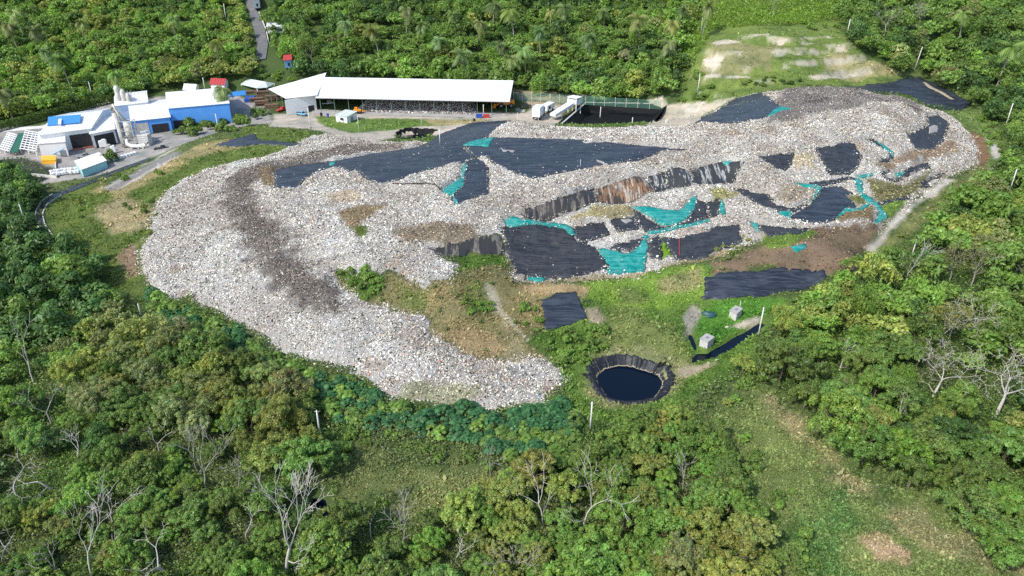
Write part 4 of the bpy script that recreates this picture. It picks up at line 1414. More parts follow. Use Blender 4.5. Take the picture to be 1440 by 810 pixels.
for pp, (r0, r1), shp, cls, sp, where in REGIONS:
    PXP = pts(pp)
    w = hit(np.clip(PXP[:, 0], -200, 1640), np.clip(PXP[:, 1], -40, 860), 3.0)
    lo, hi = w.min(0), w.max(0)
    hi[1] = min(hi[1] + 15, 470)
    cells = []
    tries = int((hi[0] - lo[0]) * (hi[1] - lo[1]) / (r0 * r0) * 5)
    XS, YS = [], []
    for _ in range(tries):
        x, y = rnd.uniform(lo[0], hi[0]), rnd.uniform(lo[1], hi[1])
        XS.append(x)
        YS.append(y)
    XS, YS = np.array(XS), np.array(YS)
    ZS = H(XS, YS)
    RS = np.array([r0 + (r1 - r0) * rnd.random() ** 1.4 for _ in XS])
    qx, qy = proj(XS, YS, ZS + RS * 1.0)
    good = inside(PXP, qx, qy) & (qx > -190) & (qx < 1630) & (qy > -75) & (qy < 900)
    # colours come in drifts, so neighbours often match
    for x, y, r in zip(XS[good], YS[good], RS[good]):
        okk = not hides(x, y, r)
        for a, b, c in PLACED:
            if abs(x - a) < 10 and abs(y - b) < 10 and (x - a) ** 2 + (y - b) ** 2 < ((r + c) * .5 * sp + .2) ** 2:
                okk = False
                break
        if okk:
            PLACED.append((x, y, r))
            names = sorted(cls, key=cls.get)
            u = float(np.clip(vn(x / 13, y / 13, 91) * .75 + rnd.random() * .42 - .08, 0, .999)) * sum(cls.values())
            for cn in COLS:
                if cn in cls:
                    u -= cls[cn]
                    if u <= 0:
                        break
            TREES.append((x, y, r, wpick(shp), cn, None))
print('trees', len(TREES))

FOREST = []
ORD = sorted(range(len(TREES)), key=lambda i: (TREES[i][5] is None, math.hypot(TREES[i][0], TREES[i][1]) - 4 * TREES[i][2] + (1e4 if not (-20 < proj(TREES[i][0], TREES[i][1], float(H(TREES[i][0], TREES[i][1])) + TREES[i][2])[0] < 1460 and proj(TREES[i][0], TREES[i][1], float(H(TREES[i][0], TREES[i][1])) + TREES[i][2])[1] < 830) else 0)))
SINGLE = []
for rank, i in enumerate(ORD):
    x, y, r, sh, cl, lab = TREES[i]
    z = float(H(x, y))
    if rank >= 295:
        FOREST.append(TREES[i])
        continue
    v = rnd.randrange(NV)
    o = empty('broadleaf_tree', (x, y, z), rnd.uniform(0, 6.28))
    o.scale = (r, r * rnd.uniform(.85, 1.15), r * rnd.uniform(.9, 1.2))
    t = bpy.data.objects.new('trunk', TRUNK[sh][v])
    c = bpy.data.objects.new('crown', CROWN[sh][v])
    for q in (t, c):
        COL.objects.link(q)
        q.parent = o
    k = rnd.uniform(.82, 1.2)
    c.color = (*[q * k * rnd.uniform(.92, 1.08) for q in COLS[cl]], 1)
    o['category'] = 'tree'
    if lab:
        o['label'] = lab
    else:
        SINGLE.append((o, '%s %s tree' % (cl, SHAPE[sh]), x, y, 'trees in the woods around the landfill'))

# the rest of the far hillside wood, one body
VV, TT = [], []
for x, y, r, sh, cl, lab in FOREST:
    V_, F_, T_ = CROWN_LOW[sh][rnd.randrange(NV)]
    a, k = rnd.uniform(0, 6.28), rnd.uniform(.75, 1.5)
    cs, sn = math.cos(a), math.sin(a)
    P = np.stack([(V_[:, 0] * cs - V_[:, 1] * sn) * r + x, (V_[:, 0] * sn + V_[:, 1] * cs) * r + y, V_[:, 2] * r * rnd.uniform(.9, 1.25) + H(x, y)], 1)
    VV.append(P)
    TT.append(T_ * np.array(COLS[cl]) * k)
V_ = np.vstack(VV)
me = np_mesh('forest', V_, np.arange(len(V_)).reshape(-1, 4), np.vstack(TT))
tag(link('forest', me, M['leaf']), 'dense green wood covering the far hillside', 'forest', kind='stuff')
print('forest trees', len(FOREST), 'quads', len(V_) // 4)


def single(name, me, x, y, s, col, rz=None, sz=1.0):
    o = bpy.data.objects.new(name, me)
    COL.objects.link(o)
    o.location = (x, y, float(max(H(x, y), -5)))
    o.rotation_euler = (0, 0, rnd.uniform(0, 6.28) if rz is None else rz)
    o.scale = (s, s, s * sz)
    k = rnd.uniform(.85, 1.18)
    o.color = (*[q * k for q in col], 1)
    return o


def scatter(pp, n_max, r0, r1, sp):
    PXP = pts(pp)
    w = hit(PXP[:, 0], PXP[:, 1])
    lo, hi = w.min(0), w.max(0)
    out = []
    for _ in range(n_max * 60):
        x, y, r = rnd.uniform(lo[0], hi[0]), rnd.uniform(lo[1], hi[1]), rnd.uniform(r0, r1)
        q = proj(x, y, float(H(x, y)) + r * .5)
        if not inside(PXP, np.array([q[0]]), np.array([q[1]]))[0]:
            continue
        if all((x - a) ** 2 + (y - b) ** 2 > ((r + c) * sp) ** 2 for a, b, c in out):
            out.append((x, y, r))
            if len(out) >= n_max:
                break
    return out


for pp, nmax in (('205,402 235,422 330,458 382,492 430,522 500,532 558,572 700,592 792,562 812,590 800,635 740,648 640,612 560,602 480,592 405,535 330,488 250,452 210,430', 230), ('640,560 700,585 780,570 812,600 835,640 790,660 700,640', 30)):
    for x, y, r in scatter(pp, nmax, 1.1, 1.9, .58):
        o = single('castor_plant', rnd.choice(CASTOR), x, y, r * rnd.uniform(.75, 1.35), COLS['blue green'] if vn(x / 5, y / 5, 95) + rnd.random() * .6 < .8 else COLS[rnd.choice(('fresh green', 'mid green', 'mid green'))])
        o['category'] = 'plant'
        SINGLE.append((o, 'broad-leaved blue green plant', x, y, 'broad-leaved plants along the toe of the waste slope'))

SH = []
for pp, nmax, r0, r1, cls in (
        ('475,380 512,376 540,385 535,420 510,425 490,405', 12, .9, 1.6, ('mid green', 'fresh green')),
        ('762,480 800,462 850,455 855,480 835,505 800,515 780,505', 20, 1.0, 1.8, ('fresh green', 'mid green')),
        ('735,425 762,440 760,470 740,465', 6, .8, 1.3, ('fresh green',)), ('640,425 690,418 690,440 650,440', 6, .7, 1.1, ('fresh green',)),
        ('985,-50 1165,-50 1185,35 1100,40 1000,45 962,95 955,55', 28, 1.5, 2.8, ('lime green', 'yellow green', 'fresh green')),
        ('965,95 985,90 1010,130 985,140 960,150 945,140 950,110', 16, 1.2, 2.2, ('fresh green', 'mid green')),
        ('1010,120 1090,105 1130,112 1090,122', 14, .9, 1.7, ('mid green', 'dark green')),
        ('250,178 280,170 330,160 362,148 372,160 340,180 290,190 255,195', 16, 2.4, 3.8, ('mid green', 'dark green', 'mid green')),
        ('360,100 425,98 430,108 390,116 362,112', 10, 1.5, 2.4, ('lime green', 'fresh green')),
        ('1385,255 1400,235 1400,280 1300,330 1250,355 1255,335 1330,292', 18, .9, 1.7, ('yellow green', 'olive green', 'mid green')),
        ('1370,155 1412,180 1425,240 1405,240', 18, .9, 1.8, ('mid green', 'fresh green')),
        ('470,610 560,606 640,628 720,650 700,690 690,660 600,640 520,625 470,640', 15, .9, 1.8, ('mid green', 'fresh green', 'olive green')),
        ('480,390 590,400 640,395 720,370 750,440 740,490 690,500 620,470 560,435', 24, .4, .9, ('tan olive', 'olive green', 'yellow green', 'mid green')),
        ('985,350 1050,330 1062,350 1040,375 1000,385', 14, .6, 1.2, ('tan olive', 'yellow green')),
        ('1190,395 1110,425 1092,455 1062,500 1000,545 960,570 985,580 1090,540', 22, 1.0, 1.9, ('mid green', 'yellow green', 'fresh green')),
        ('60,310 140,250 235,215 240,265 210,330 200,390 140,380 90,345', 24, .6, 1.5, ('fresh green', 'mid green', 'yellow green')),
        ('1000,640 1050,600 1110,660 1130,740 1090,790 1070,740', 16, .8, 1.5, ('fresh green', 'mid green')),
        ('1100,770 1140,740 1150,800 1200,840 1090,840', 10, 1.0, 1.8, ('fresh green', 'mid green'))):
    for x, y, r in scatter(pp, nmax, r0, r1, .62):
        cl = rnd.choice(cls)
        o = single('shrub', rnd.choice(SHRUB), x, y, r, COLS[cl], sz=rnd.uniform(.9, 1.3))
        o['category'] = 'shrub'
        SINGLE.append((o, cl + ' leafy shrub', x, y, 'shrubs around the landfill'))
x, y, _ = hit(155, 228)[0]
o = single('shrub', SHRUB[1], x, y, 3.0, COLS['mid green'], sz=1.6)
tag(o, 'single tall green bush beside the teal-sided building in the plant yard', 'shrub')

PALMPX = '23,15 13,32 63,70 88,80 163,103 4,124 530,40 593,34 673,30 692,5 708,64 717,82 740,68 722,80 760,44 797,10 945,60 950,28 902,24 965,12 775,16 723,14 993,5 1420,64 1360,18 312,122 45,40 110,30 240,25 300,60 640,20 850,15 570,12 480,30 655,75 620,55 830,50'
for i, (px, py) in enumerate(pts(PALMPX)):
    hgt = rnd.uniform(12, 16.5)
    p = crown_at(px, py, hgt)
    t_, c_ = PALM[i % 4]
    o = empty('palm_tree', (p[0], p[1], float(H(p[0], p[1]))), rnd.uniform(0, 6.28))
    k_ = hgt * rnd.uniform(.6, .92)
    o.scale = (k_, k_ * rnd.uniform(.85, 1.15), hgt)
    o.rotation_euler[0] = rnd.uniform(-.1, .1)
    for nm, me in (('trunk', t_), ('crown', c_)):
        q = bpy.data.objects.new(nm, me)
        COL.objects.link(q)
        q.parent = o
    q.color = (*(np.array((.2, .28, .09)) * np.array((rnd.uniform(.8, 1.3), 1, rnd.uniform(.7, 1.2))) * rnd.uniform(.65, 1.2)), 1)
    o['category'] = 'palm'
    SINGLE.append((o, 'pale olive coconut palm', p[0], p[1], 'palms on the hillside'))

for i, (px, py, hgt, girth, spread, lev, lab, bk, lift) in enumerate(BARE):
    p = hit(px, min(py, 808))[0]
    if py > 808:
        p = np.array(at(px, py, 0.0))
    w = Wood((900 if i else 977) + i, .032)
    tl = .42 if spread < .6 else .3
    lean = Vector((w.r.uniform(-.15, .15), w.r.uniform(-.1, .1), 1)).normalized()
    hgt *= 1.42
    w.grow(Vector((0, 0, -.3)), lean, hgt * tl, girth * 1.0, lev, spread, lift, 8, (2, 3), True, .2)
    o = empty('bare_tree', (p[0], p[1], float(H(p[0], p[1]))))
    ob = w.mb.build('trunk', M[bk], o, smooth=True)
    tag(o, lab, 'bare tree', 'bare trees standing in the woods')
    if i in (0, 7, 16, 17, 18, 19, 20, 21, 23, 24, 26) and w.tips:
        rr_ = np.random.default_rng(i)
        tips = np.array([tuple(t) for t in w.tips])
        nleaf = 900 if i in (17, 18, 19, 20, 21) else 260
        if i in (16, 18, 19, 20, 21, 17):
            C = tips[rr_.integers(0, len(tips), nleaf)] + rr_.normal(size=(nleaf, 3)) * .35
            Q = quads(C, rr_.normal(size=(nleaf, 3)) + (0, 0, .5), .3 * np.exp(rr_.normal(size=nleaf) * .3), np.full(nleaf, .6), rr_, .1)
            T_ = np.repeat(np.array((.19, .2, .06)) * rr_.uniform(.7, 1.3, (nleaf, 1)), 4, 0)
            link('leaves', np_mesh('leaves', Q.reshape(-1, 3), np.arange(nleaf * 4).reshape(-1, 4), T_), M['leaf'], o)
# white stem of the small bright tree
p = hit(328, 655)[0]

# ------------------------------------------------------------------ undergrowth and grass
def field(n, seed, ymax=346):
    r = np.random.default_rng(seed)
    y = 1 / r.uniform(1 / ymax, 1 / 58, n)
    x = r.uniform(-.86, .86, n) * (y + 14)
    return r, x, y


r_, x, y = field(540000, 51)
sx0 = wpoly('985,-30 1185,-30 1180,30 1100,38 1000,44 975,95')
x = np.r_[x, r_.uniform(sx0[:, 0].min(), sx0[:, 0].max(), 60000)]
y = np.r_[y, r_.uniform(sx0[:, 1].min(), sx0[:, 1].max(), 60000)]
g = interp(GG, x, y)
hm_ = heap_mask(x, y)
wp = np.full(x.shape, -5.0)
for P in [CHAN, BASIN, PITP] + SWAMP:
    wp = np.maximum(wp, sdist(P, x, y, 3))
pond_d = np.hypot(x - POND[0], y - POND[1])
shm = sheet_mask(x, y)
clear = (wp < -.3) & (pond_d > 8.4) & (shm < -.2)
SCRUB = wpoly('985,-30 1185,-30 1180,30 1100,38 1000,44 975,95 958,140 950,110')
scr = sdist(SCRUB, x, y, 3) > 0
ok = clear & (hm_ < -.8) & ((g < .25) & (y < 290) | scr)
cg, _ = ground_col(x[ok], y[ok])
dk = (cg.mean(1) < .085) | scr[ok]
scr = scr[ok][dk]
x1, y1_ = x[ok][dk], y[ok][dk]
n = len(x1)
mound = np.clip(fbm(x1, y1_, 4.5, 4, 61) + .5, 0, 1)
z = H(x1, y1_) + mound * np.where(scr, 4.5, 2.0) * r_.random(n) ** .6
ps = np.clip(.17 + y1_ * .0018, .2, .8)
Nn = r_.normal(size=(n, 3)) * .6 + (0, 0, .6)
Q = quads(np.stack([x1, y1_, z], 1), Nn, ps * np.exp(r_.normal(size=n) * .3), np.full(n, .55), r_, .1)
pal = np.array([COLS['mid green'], COLS['dark green'], COLS['fresh green'], COLS['olive green'], COLS['grey green'], COLS['yellow green']])
pick = np.clip(((fbm(x1, y1_, 7, 3, 63) + .5) * 7.5 - .8 + r_.normal(size=n) * .6).astype(int), 0, 5)
ucol = pal[pick]
ucol[scr] = np.array(COLS['lime green']) * (1 + .5 * fbm(x1[scr], y1_[scr], 9, 3, 66)[:, None])
T_ = np.repeat(ucol * r_.uniform(.65, 1.3, (n, 1)), 4, 0)
tag(link('undergrowth', np_mesh('undergrowth', Q.reshape(-1, 3), np.arange(4 * n).reshape(-1, 4), T_), M['leaf']), 'low tangled green undergrowth beneath the trees', 'undergrowth', kind='stuff')
print('undergrowth', n)

r_, x, y = field(680000, 52)
g = interp(GG, x, y)
hm_ = heap_mask(x, y)
_, _, wg = waste_col(x, y)
g = np.where(hm_ > 0, wg, g)
shm = sheet_mask(x, y)
wp = np.full(x.shape, -5.0)
for P in [CHAN, BASIN, PITP] + SWAMP:
    wp = np.maximum(wp, sdist(P, x, y, 3))
ok = (wp < -.1) & (np.hypot(x - POND[0], y - POND[1]) > 8.5) & (shm < -.15) & (r_.random(len(x)) < g * (.45 + vn(x / 2, y / 2, 71)))
x, y, hm_ = x[ok], y[ok], hm_[ok]
n = len(x)
cg, _ = ground_col(x, y)
cw, _, _ = waste_col(x, y)
cg = np.where((hm_ > 0)[:, None], cw, cg)
z = np.where(hm_ > -1, Hheap(x, y), H(x, y))
s = np.clip(.16 + y * .0016, .2, .62) * np.exp(r_.normal(size=n) * .35) * (.7 + .9 * vn(x / 3, y / 3, 73))
Nn = r_.normal(size=(n, 3)) * .75 + (0, 0, .35)
Q = quads(np.stack([x, y, z + s * .3], 1), Nn, s, r_.uniform(.3, .6, n), r_, .1)
hue = r_.normal(size=(n, 1)) * .1
T_ = np.repeat(np.clip(cg * 1.6 * r_.uniform(.6, 1.45, (n, 1)) * (1 + hue * np.array((1, 0, .5))), .005, .6), 4, 0)
tag(link('grass', np_mesh('grass', Q.reshape(-1, 3), np.arange(4 * n).reshape(-1, 4), T_), M['blade']), 'green and straw-coloured grass on the open slopes and meadow', 'grass', kind='stuff')
print('grass', n)
# ------------------------------------------------------------------ built things
def zfor(y, py):
    """height at which a point at distance y shows on photo row py"""
    v = (405 - py) / FPX
    return CAMH + (v * y * CP - y * SP) / (CP + v * SP)


def corners(a, b, c, zg):
    A_, B_, C_ = (np.array(at(*q, zg)) for q in (a, b, c))
    return [A_, B_, C_, A_ + C_ - B_]


def up(P, h):
    return [np.array((p[0], p[1], p[2] + h)) for p in P]


def shifted(P, o):
    return [tuple(np.array(p) - np.array(o)) for p in P]


def wall_panel(mb, a, b, t=.15):
    """upright slab between two bottom corners a,b (x,y,z0,z1)"""
    d = np.array((b[0] - a[0], b[1] - a[1]))
    n_ = np.array((-d[1], d[0])) / (np.hypot(*d) + 1e-9) * t / 2
    mb.add([(a[0] - n_[0], a[1] - n_[1], a[2]), (b[0] - n_[0], b[1] - n_[1], b[2]), (b[0] + n_[0], b[1] + n_[1], b[2]), (a[0] + n_[0], a[1] + n_[1], a[2]),
            (a[0] - n_[0], a[1] - n_[1], a[3]), (b[0] - n_[0], b[1] - n_[1], b[3]), (b[0] + n_[0], b[1] + n_[1], b[3]), (a[0] + n_[0], a[1] + n_[1], a[3])],
           [(3, 2, 1, 0), (4, 5, 6, 7), (0, 1, 5, 4), (1, 2, 6, 5), (2, 3, 7, 6), (3, 0, 4, 7)])
    return mb


def roofsheet(mb, a, b, c, d, t=.12, ribs=0):
    """roof slope a-b (eave) c-d (ridge, c above b); standing ribs run up the slope"""
    mb.slab([a, b, c, d], t)
    a, b, c, d = map(Vector, (a, b, c, d))
    for i in range(ribs):
        f = (i + .5) / ribs
        p, q = a.lerp(b, f), d.lerp(c, f)
        mb.bar(p + Vector((0, 0, .03)), q + Vector((0, 0, .03)), .09, .1)
    return mb


# --- long open shed
F0, F1 = np.array(at(452, 157.5, 2)), np.array(at(712, 163, 2))
L = float(np.hypot(*(F1 - F0)[:2]))
rz = math.atan2(F1[1] - F0[1], F1[0] - F0[0])
shed = tag(empty('storage_shed', tuple(F0), rz), 'very long open-fronted shed with white metal roof full of sorted waste', 'shed')
b = MB()
roofsheet(b, (-1.5, -1.2, 6.4), (L + 1.5, -1.2, 6.4), (L + 1.5, 19.5, 10.9), (-6.5, 19.5, 10.9), .12, 60)
roofsheet(b, (L + 1.5, 28, 8.2), (-6.5, 28, 8.2), (-6.5, 19.5, 10.85), (L + 1.5, 19.5, 10.85), .1)
roof = b.build('roof', M['wroof'], shed)
MB().box((L / 2, -1.25, 6.25), (L + 3, .18, .25)).build('gutter', M['steel'], roof)
for i in range(14):
    MB().box((i * L / 13, 0, 3.1), (.22, .22, 6.3)).build('post', M['gsteel'], shed)
b = MB()
for i in range(14):
    b.bar((i * L / 13, 0, 6.1), (i * L / 13, 19.5, 10.3), .15, .3)
    b.bar((i * L / 13, 0, 5.6), (i * L / 13, 26, 5.6), .12, .2)
for v, z in ((0, 6.1), (7, 7.6), (14, 9.1), (19.5, 10.3)):
    b.bar((0, v, z), (L, v, z), .12, .2)
b.build('rafters', M['gsteel'], shed)
b = MB()
wall_panel(b, (0, 27.5, 0, 8.1), (L, 27.5, 0, 8.1), .2)
wall_panel(b, (L, 14, 0, 6.3), (L, 27.5, 0, 6.3), .2)
b.build('back_wall', M['steel'], shed)
MB().box((L / 2 + 2, 12.5, .12), (L + 12, 32, .3)).build('floor_slab', M['slabconc'], shed)

# waste inside the shed: a heap of its own
SW = Matrix.Rotation(rz, 3, 'Z')
gx_, gy_ = np.meshgrid(np.linspace(14, L - 14, 110), np.linspace(.6, 26.5, 46), indexing='ij')
e = np.minimum(np.minimum(gx_ - 14, L - 14 - gx_) / 7, (gy_ - .6) / 15)
hz_ = .25 + 4.6 * sstep(0, 1, e) * (.85 + .3 * vn(gx_ / 6, gy_ / 6, 3)) + .5 * fbm(gx_, gy_, 2, 3, 7)
ii_ = np.arange(gx_.size).reshape(gx_.shape)
F_ = np.stack([ii_[:-1, :-1], ii_[1:, :-1], ii_[1:, 1:], ii_[:-1, 1:]], -1).reshape(-1, 4)
V_ = np.stack([gx_.ravel(), gy_.ravel(), hz_.ravel()], 1)
rg = np.random.default_rng(77)
k_ = rg.integers(0, len(V_), 16000)
Cc = V_[k_] + rg.normal(size=(16000, 3)) * (.25, .25, .05) + (0, 0, .12)
Q = quads(Cc, rg.normal(size=(16000, 3)) * .7 + (0, -.2, .6), np.clip(rg.lognormal(-.85, .4, 16000), .2, 1.1), rg.uniform(.4, 1, 16000), rg, .1)
pc = PAL[rg.choice(len(PAL), 16000, p=PW / PW.sum())] * np.array((.95, .88, .85))
me = np_mesh('waste_pile', np.vstack([V_, Q.reshape(-1, 3)]), np.vstack([F_, np.arange(64000).reshape(-1, 4) + len(V_)]),
             np.vstack([np.tile((.24, .215, .2), (len(V_), 1)), np.repeat(pc, 4, 0)]), np.r_[np.zeros(len(F_), int), np.ones(16000, int)])
o = link('waste_pile', me, [M['heap'], M['scrap']])
o.location, o.rotation_euler = tuple(F0), (0, 0, rz)
tag(o, 'pale mixed waste piled under the long white roof', 'waste pile')

# --- hipped wing of the shed with a white end wall
A_, B_, C_, D_ = at(377, 125, 9), at(402, 138.5, 8.6), at(446, 133.5, 9.4), at(459, 102, 13.6)
E_ = (F0[0] + 4, F0[1] + 19, 12.6)
org = at(410, 160, 2)
wing = tag(empty('shed_wing', org), 'slanting white-roofed wing with a blank white end wall at the end of the long shed', 'building')
MB().slab(shifted([A_, B_, C_, D_], org), .15).build('roof', M['wroof'], wing)
b = MB()
w0, w1 = at(403.5, 161.5, 2), at(446, 155.5, 2)
q0, q1 = shifted([w0, w1], org)
wall_panel(b, (q0[0], q0[1], 0, 6.3), (q1[0], q1[1], 0, 6.9), .2)
b.build('end_wall', M['wwall'], wing)
d_ = np.array(q1) - np.array(q0)
p0, p1 = np.array(q0) + d_ * .72, np.array(q0) + d_ * .92
b = MB()
wall_panel(b, (p0[0], p0[1] - .12, .2, 2.6), (p1[0], p1[1] - .12, .2, 2.6), .12)
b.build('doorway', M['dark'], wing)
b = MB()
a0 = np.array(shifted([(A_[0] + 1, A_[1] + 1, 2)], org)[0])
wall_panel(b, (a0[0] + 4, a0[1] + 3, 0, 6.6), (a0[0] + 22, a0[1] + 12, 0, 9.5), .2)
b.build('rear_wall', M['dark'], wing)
for f in (0.0, .33, .66):
    p = np.array(shifted([A_], org)[0]) * (1 - f) + np.array(shifted([B_], org)[0]) * f
    MB().box((p[0] + .6, p[1] + .5, 3.2), (.25, .25, 6.4)).build('post', M['gsteel'], wing)

# --- open lumber shed and its stacks
org = at(358, 133, 2)
ls = tag(empty('lumber_shed', org), 'small open shed with grey green roof beside stacked timber', 'shed')
rf = [at(338, 118.5, 7), at(361.5, 124, 7), at(374, 115, 8.6), at(349, 110.5, 8.6)]
q = shifted(rf, org)
b = MB().slab(q, .12)
rr4 = shifted([at(374, 115, 8.6), at(387, 117, 7), at(376, 123, 6.8)], org)
b.slab([q[2], rr4[1], rr4[2], ((q[1][0] + .3), q[1][1], q[1][2])], .12)
b.build('roof', M['groof'], ls)
for p in (q[0], q[1], rr4[1], rr4[2]):
    MB().box((p[0] * .94, p[1] * .94 + .2, p[2] / 2), (.3, .3, p[2])).build('post', M['white'], ls)
rs = random.Random(4)
for k, (px, py, n_, rot) in enumerate(((358, 138, 5, .3), (372, 141, 6, .25), (386, 145, 5, .35), (370, 150, 4, .3), (384, 153, 3, .2), (362, 146, 4, .3))):
    p = at(px, py, 2)
    b = MB()
    for j in range(n_):
        b.box((rs.uniform(-.3, .3), rs.uniform(-.2, .2), .35 + j * .72), (rs.uniform(5.5, 7.5), rs.uniform(1.6, 2.2), .5), rs.uniform(-.05, .05))
        for s_ in (-2, 0, 2):
            b.box((s_, 0, .04 + j * .72), (.2, 1.8, .12))
    o = b.build('timber_stack', M['timber'])
    o.location, o.rotation_euler = (p[0], p[1], 2.1), (0, 0, rot)
    SINGLE.append((o, 'brown stack of weathered timber', p[0], p[1], 'timber stacked between the sheds'))
    o['category'] = 'timber stack'


# --- a plain gabled or flat building from three ground pixels
def hut(name, label, cat, a, b_, c, zg, h, rise, wall, roof, over=.4, openings=(), flat_=False):
    P = corners(a, b_, c, zg)
    org = tuple(P[1])
    q = [np.array(p) for p in shifted(P, org)]
    o = tag(empty(name, org), label, cat)
    w = MB()
    e1, e2 = q[0] - q[1], q[2] - q[1]     # front, side
    top = [p + np.array((0, 0, h)) for p in q]
    for i in range(4):
        k = (i + 1) % 4
        w.add([q[i], q[k], top[k], top[i]], [(0, 1, 2, 3)])
    ridge = None
    if rise and not flat_:
        m1, m2 = (top[1] + top[2]) / 2 + (0, 0, rise), (top[0] + top[3]) / 2 + (0, 0, rise)
        w.add([top[1], top[2], m1], [(0, 1, 2)])
        w.add([top[0], top[3], m2], [(0, 1, 2)])
    w.build('wall', M[wall], o)
    r_ = MB()
    u1, u2 = e1 / np.linalg.norm(e1) * over, e2 / np.linalg.norm(e2) * over
    if rise and not flat_:
        dz = np.array((0, 0, .12))
        fall = np.array((0, 0, -rise * over / (np.linalg.norm(e2) / 2)))
        roofsheet(r_, top[0] + u1 - u2 + fall + dz, top[1] - u1 - u2 + fall + dz, m1 - u1 + dz, m2 + u1 + dz, .12, int(np.linalg.norm(e1) / 1.2))
        roofsheet(r_, top[2] - u1 + u2 + fall + dz, top[3] + u1 + u2 + fall + dz, m2 + u1 + dz, m1 - u1 + dz, .12, int(np.linalg.norm(e1) / 1.2))
    else:
        dz = np.array((0, 0, .1))
        rr = np.array((0, 0, rise))
        roofsheet(r_, top[0] + u1 - u2 + dz, top[1] - u1 - u2 + dz, top[2] - u1 + u2 + dz + rr, top[3] + u1 + u2 + dz + rr, .14, int(np.linalg.norm(e1) / 1.5))
    ro = r_.build('roof', M[roof], o)
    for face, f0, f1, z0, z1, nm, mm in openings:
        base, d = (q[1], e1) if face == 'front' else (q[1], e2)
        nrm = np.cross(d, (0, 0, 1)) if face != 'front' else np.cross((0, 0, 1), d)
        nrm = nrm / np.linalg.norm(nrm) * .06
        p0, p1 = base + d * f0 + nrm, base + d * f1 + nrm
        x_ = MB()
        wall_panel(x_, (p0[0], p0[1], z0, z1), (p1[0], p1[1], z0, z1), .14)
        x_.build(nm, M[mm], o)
    return o


hut('site_cabin', 'small pale grey cabin standing alone on the lawn in front of the long shed', 'cabin', (473, 171, ), (488.5, 173.5), (502.5, 167.5), 2.1, 2.7, .5, 'white', 'groof', .3,
    (('side', .35, .6, 0, 2.1, 'door', 'steel'), ('front', .3, .6, 1.0, 2.0, 'window', 'glass')), flat_=True)
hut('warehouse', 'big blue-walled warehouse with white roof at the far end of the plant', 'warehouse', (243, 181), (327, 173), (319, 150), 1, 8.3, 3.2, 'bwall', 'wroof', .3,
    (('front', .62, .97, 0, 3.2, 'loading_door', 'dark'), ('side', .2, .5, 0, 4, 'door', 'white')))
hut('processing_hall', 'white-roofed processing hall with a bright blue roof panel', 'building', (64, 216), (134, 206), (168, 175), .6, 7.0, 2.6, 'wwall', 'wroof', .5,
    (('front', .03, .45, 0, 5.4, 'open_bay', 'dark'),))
# blue panel and skylight on the hall's roof
P = [np.array(at(x, y, z)) for x, y, z in ((67, 177.5, 8.9), (113, 173, 8.9), (114, 162, 10.3), (68, 165.5, 10.3))]
hall = [o for o in SC.objects if o.name.startswith('processing_hall')][0]
MB().slab(shifted(up(P, .35), hall.location), .3).build('roof_panel', M['broof'], hall)
P = [np.array(at(x, y, z)) for x, y, z in ((82, 176.5, 9.1), (86.5, 176, 9.1), (87, 169, 9.9), (83, 169.5, 9.9))]
MB().slab(shifted(up(P, .62), hall.location), .3).build('skylight', M['white'], hall)
hut('hall_porch', 'open-fronted white porch between the processing hall and the cyclone tower', 'building', (133, 208), (166, 201), (160, 176), .8, 5.4, 1.4, 'wwall', 'wroof', .5,
    (('front', .08, .9, 0, 4.4, 'open_bay', 'dark'),))
hut('hall_annex', 'middle plant building with layered white roof and blue front wall', 'building', (190, 190), (243, 184), (236, 158), 1, 5.6, 2.2, 'bwall', 'wroof', .4,
    (('front', .08, .52, 0, 3.4, 'open_bay', 'dark'), ('front', .6, .97, 0, 4.4, 'pale_panel', 'dust')))
hut('hall_annex', 'taller white box building behind the dust-covered ducts', 'building', (170, 178), (214, 172), (212, 155), 1, 8.5, 1.2, 'wwall', 'wroof', .4, (('front', .2, .5, 5.6, 6.8, 'window', 'lblue'),))
hut('store_building', 'small white box building with a blue pipe across its front beside the racks', 'building', (60, 222), (97, 219), (96, 203), .6, 5.2, .3, 'white', 'white', .25,
    (('front', .08, .3, 0, 2.2, 'door', 'steel'),), flat_=True)
st = [o for o in SC.objects if o.name.startswith('store_building')][0]
a, b_ = np.array(at(72, 218, 1.0)), np.array(at(91, 208.5, 4.2))
MB().tube(shifted([a + (0, -.4, 0), b_ + (0, -.6, 0)], st.location), .2, 8).build('pipe', M['lblue'], st)
hut('teal_shed', 'low white-roofed building with pale teal side wall at the plant edge', 'building', (118, 249), (152, 236), (142, 226), .6, 2.6, .4, 'pteal', 'white', .25, flat_=True)
hut('red_roofed_house', 'white house with red roof behind the warehouse', 'house', (298, 129), (317, 130), (322, 123), float(hit(312, 128)[0][2]) + .3, 3.6, 1.5, 'wwall', 'redroof', .5, (('front', .3, .45, 1, 2.4, 'window', 'glass'), ('front', .6, .75, 0, 2.2, 'door', 'steel')))
hut('gabled_house', 'tiny white gabled house among junk behind the warehouse', 'house', (260, 136), (276, 137), (281, 129), float(hit(270, 134)[0][2]) + .3, 3.2, 1.4, 'wwall', 'wroof', .4, (('front', .25, .45, .8, 2.2, 'window', 'dark'), ('front', .6, .8, 0, 2.2, 'door', 'dark')))
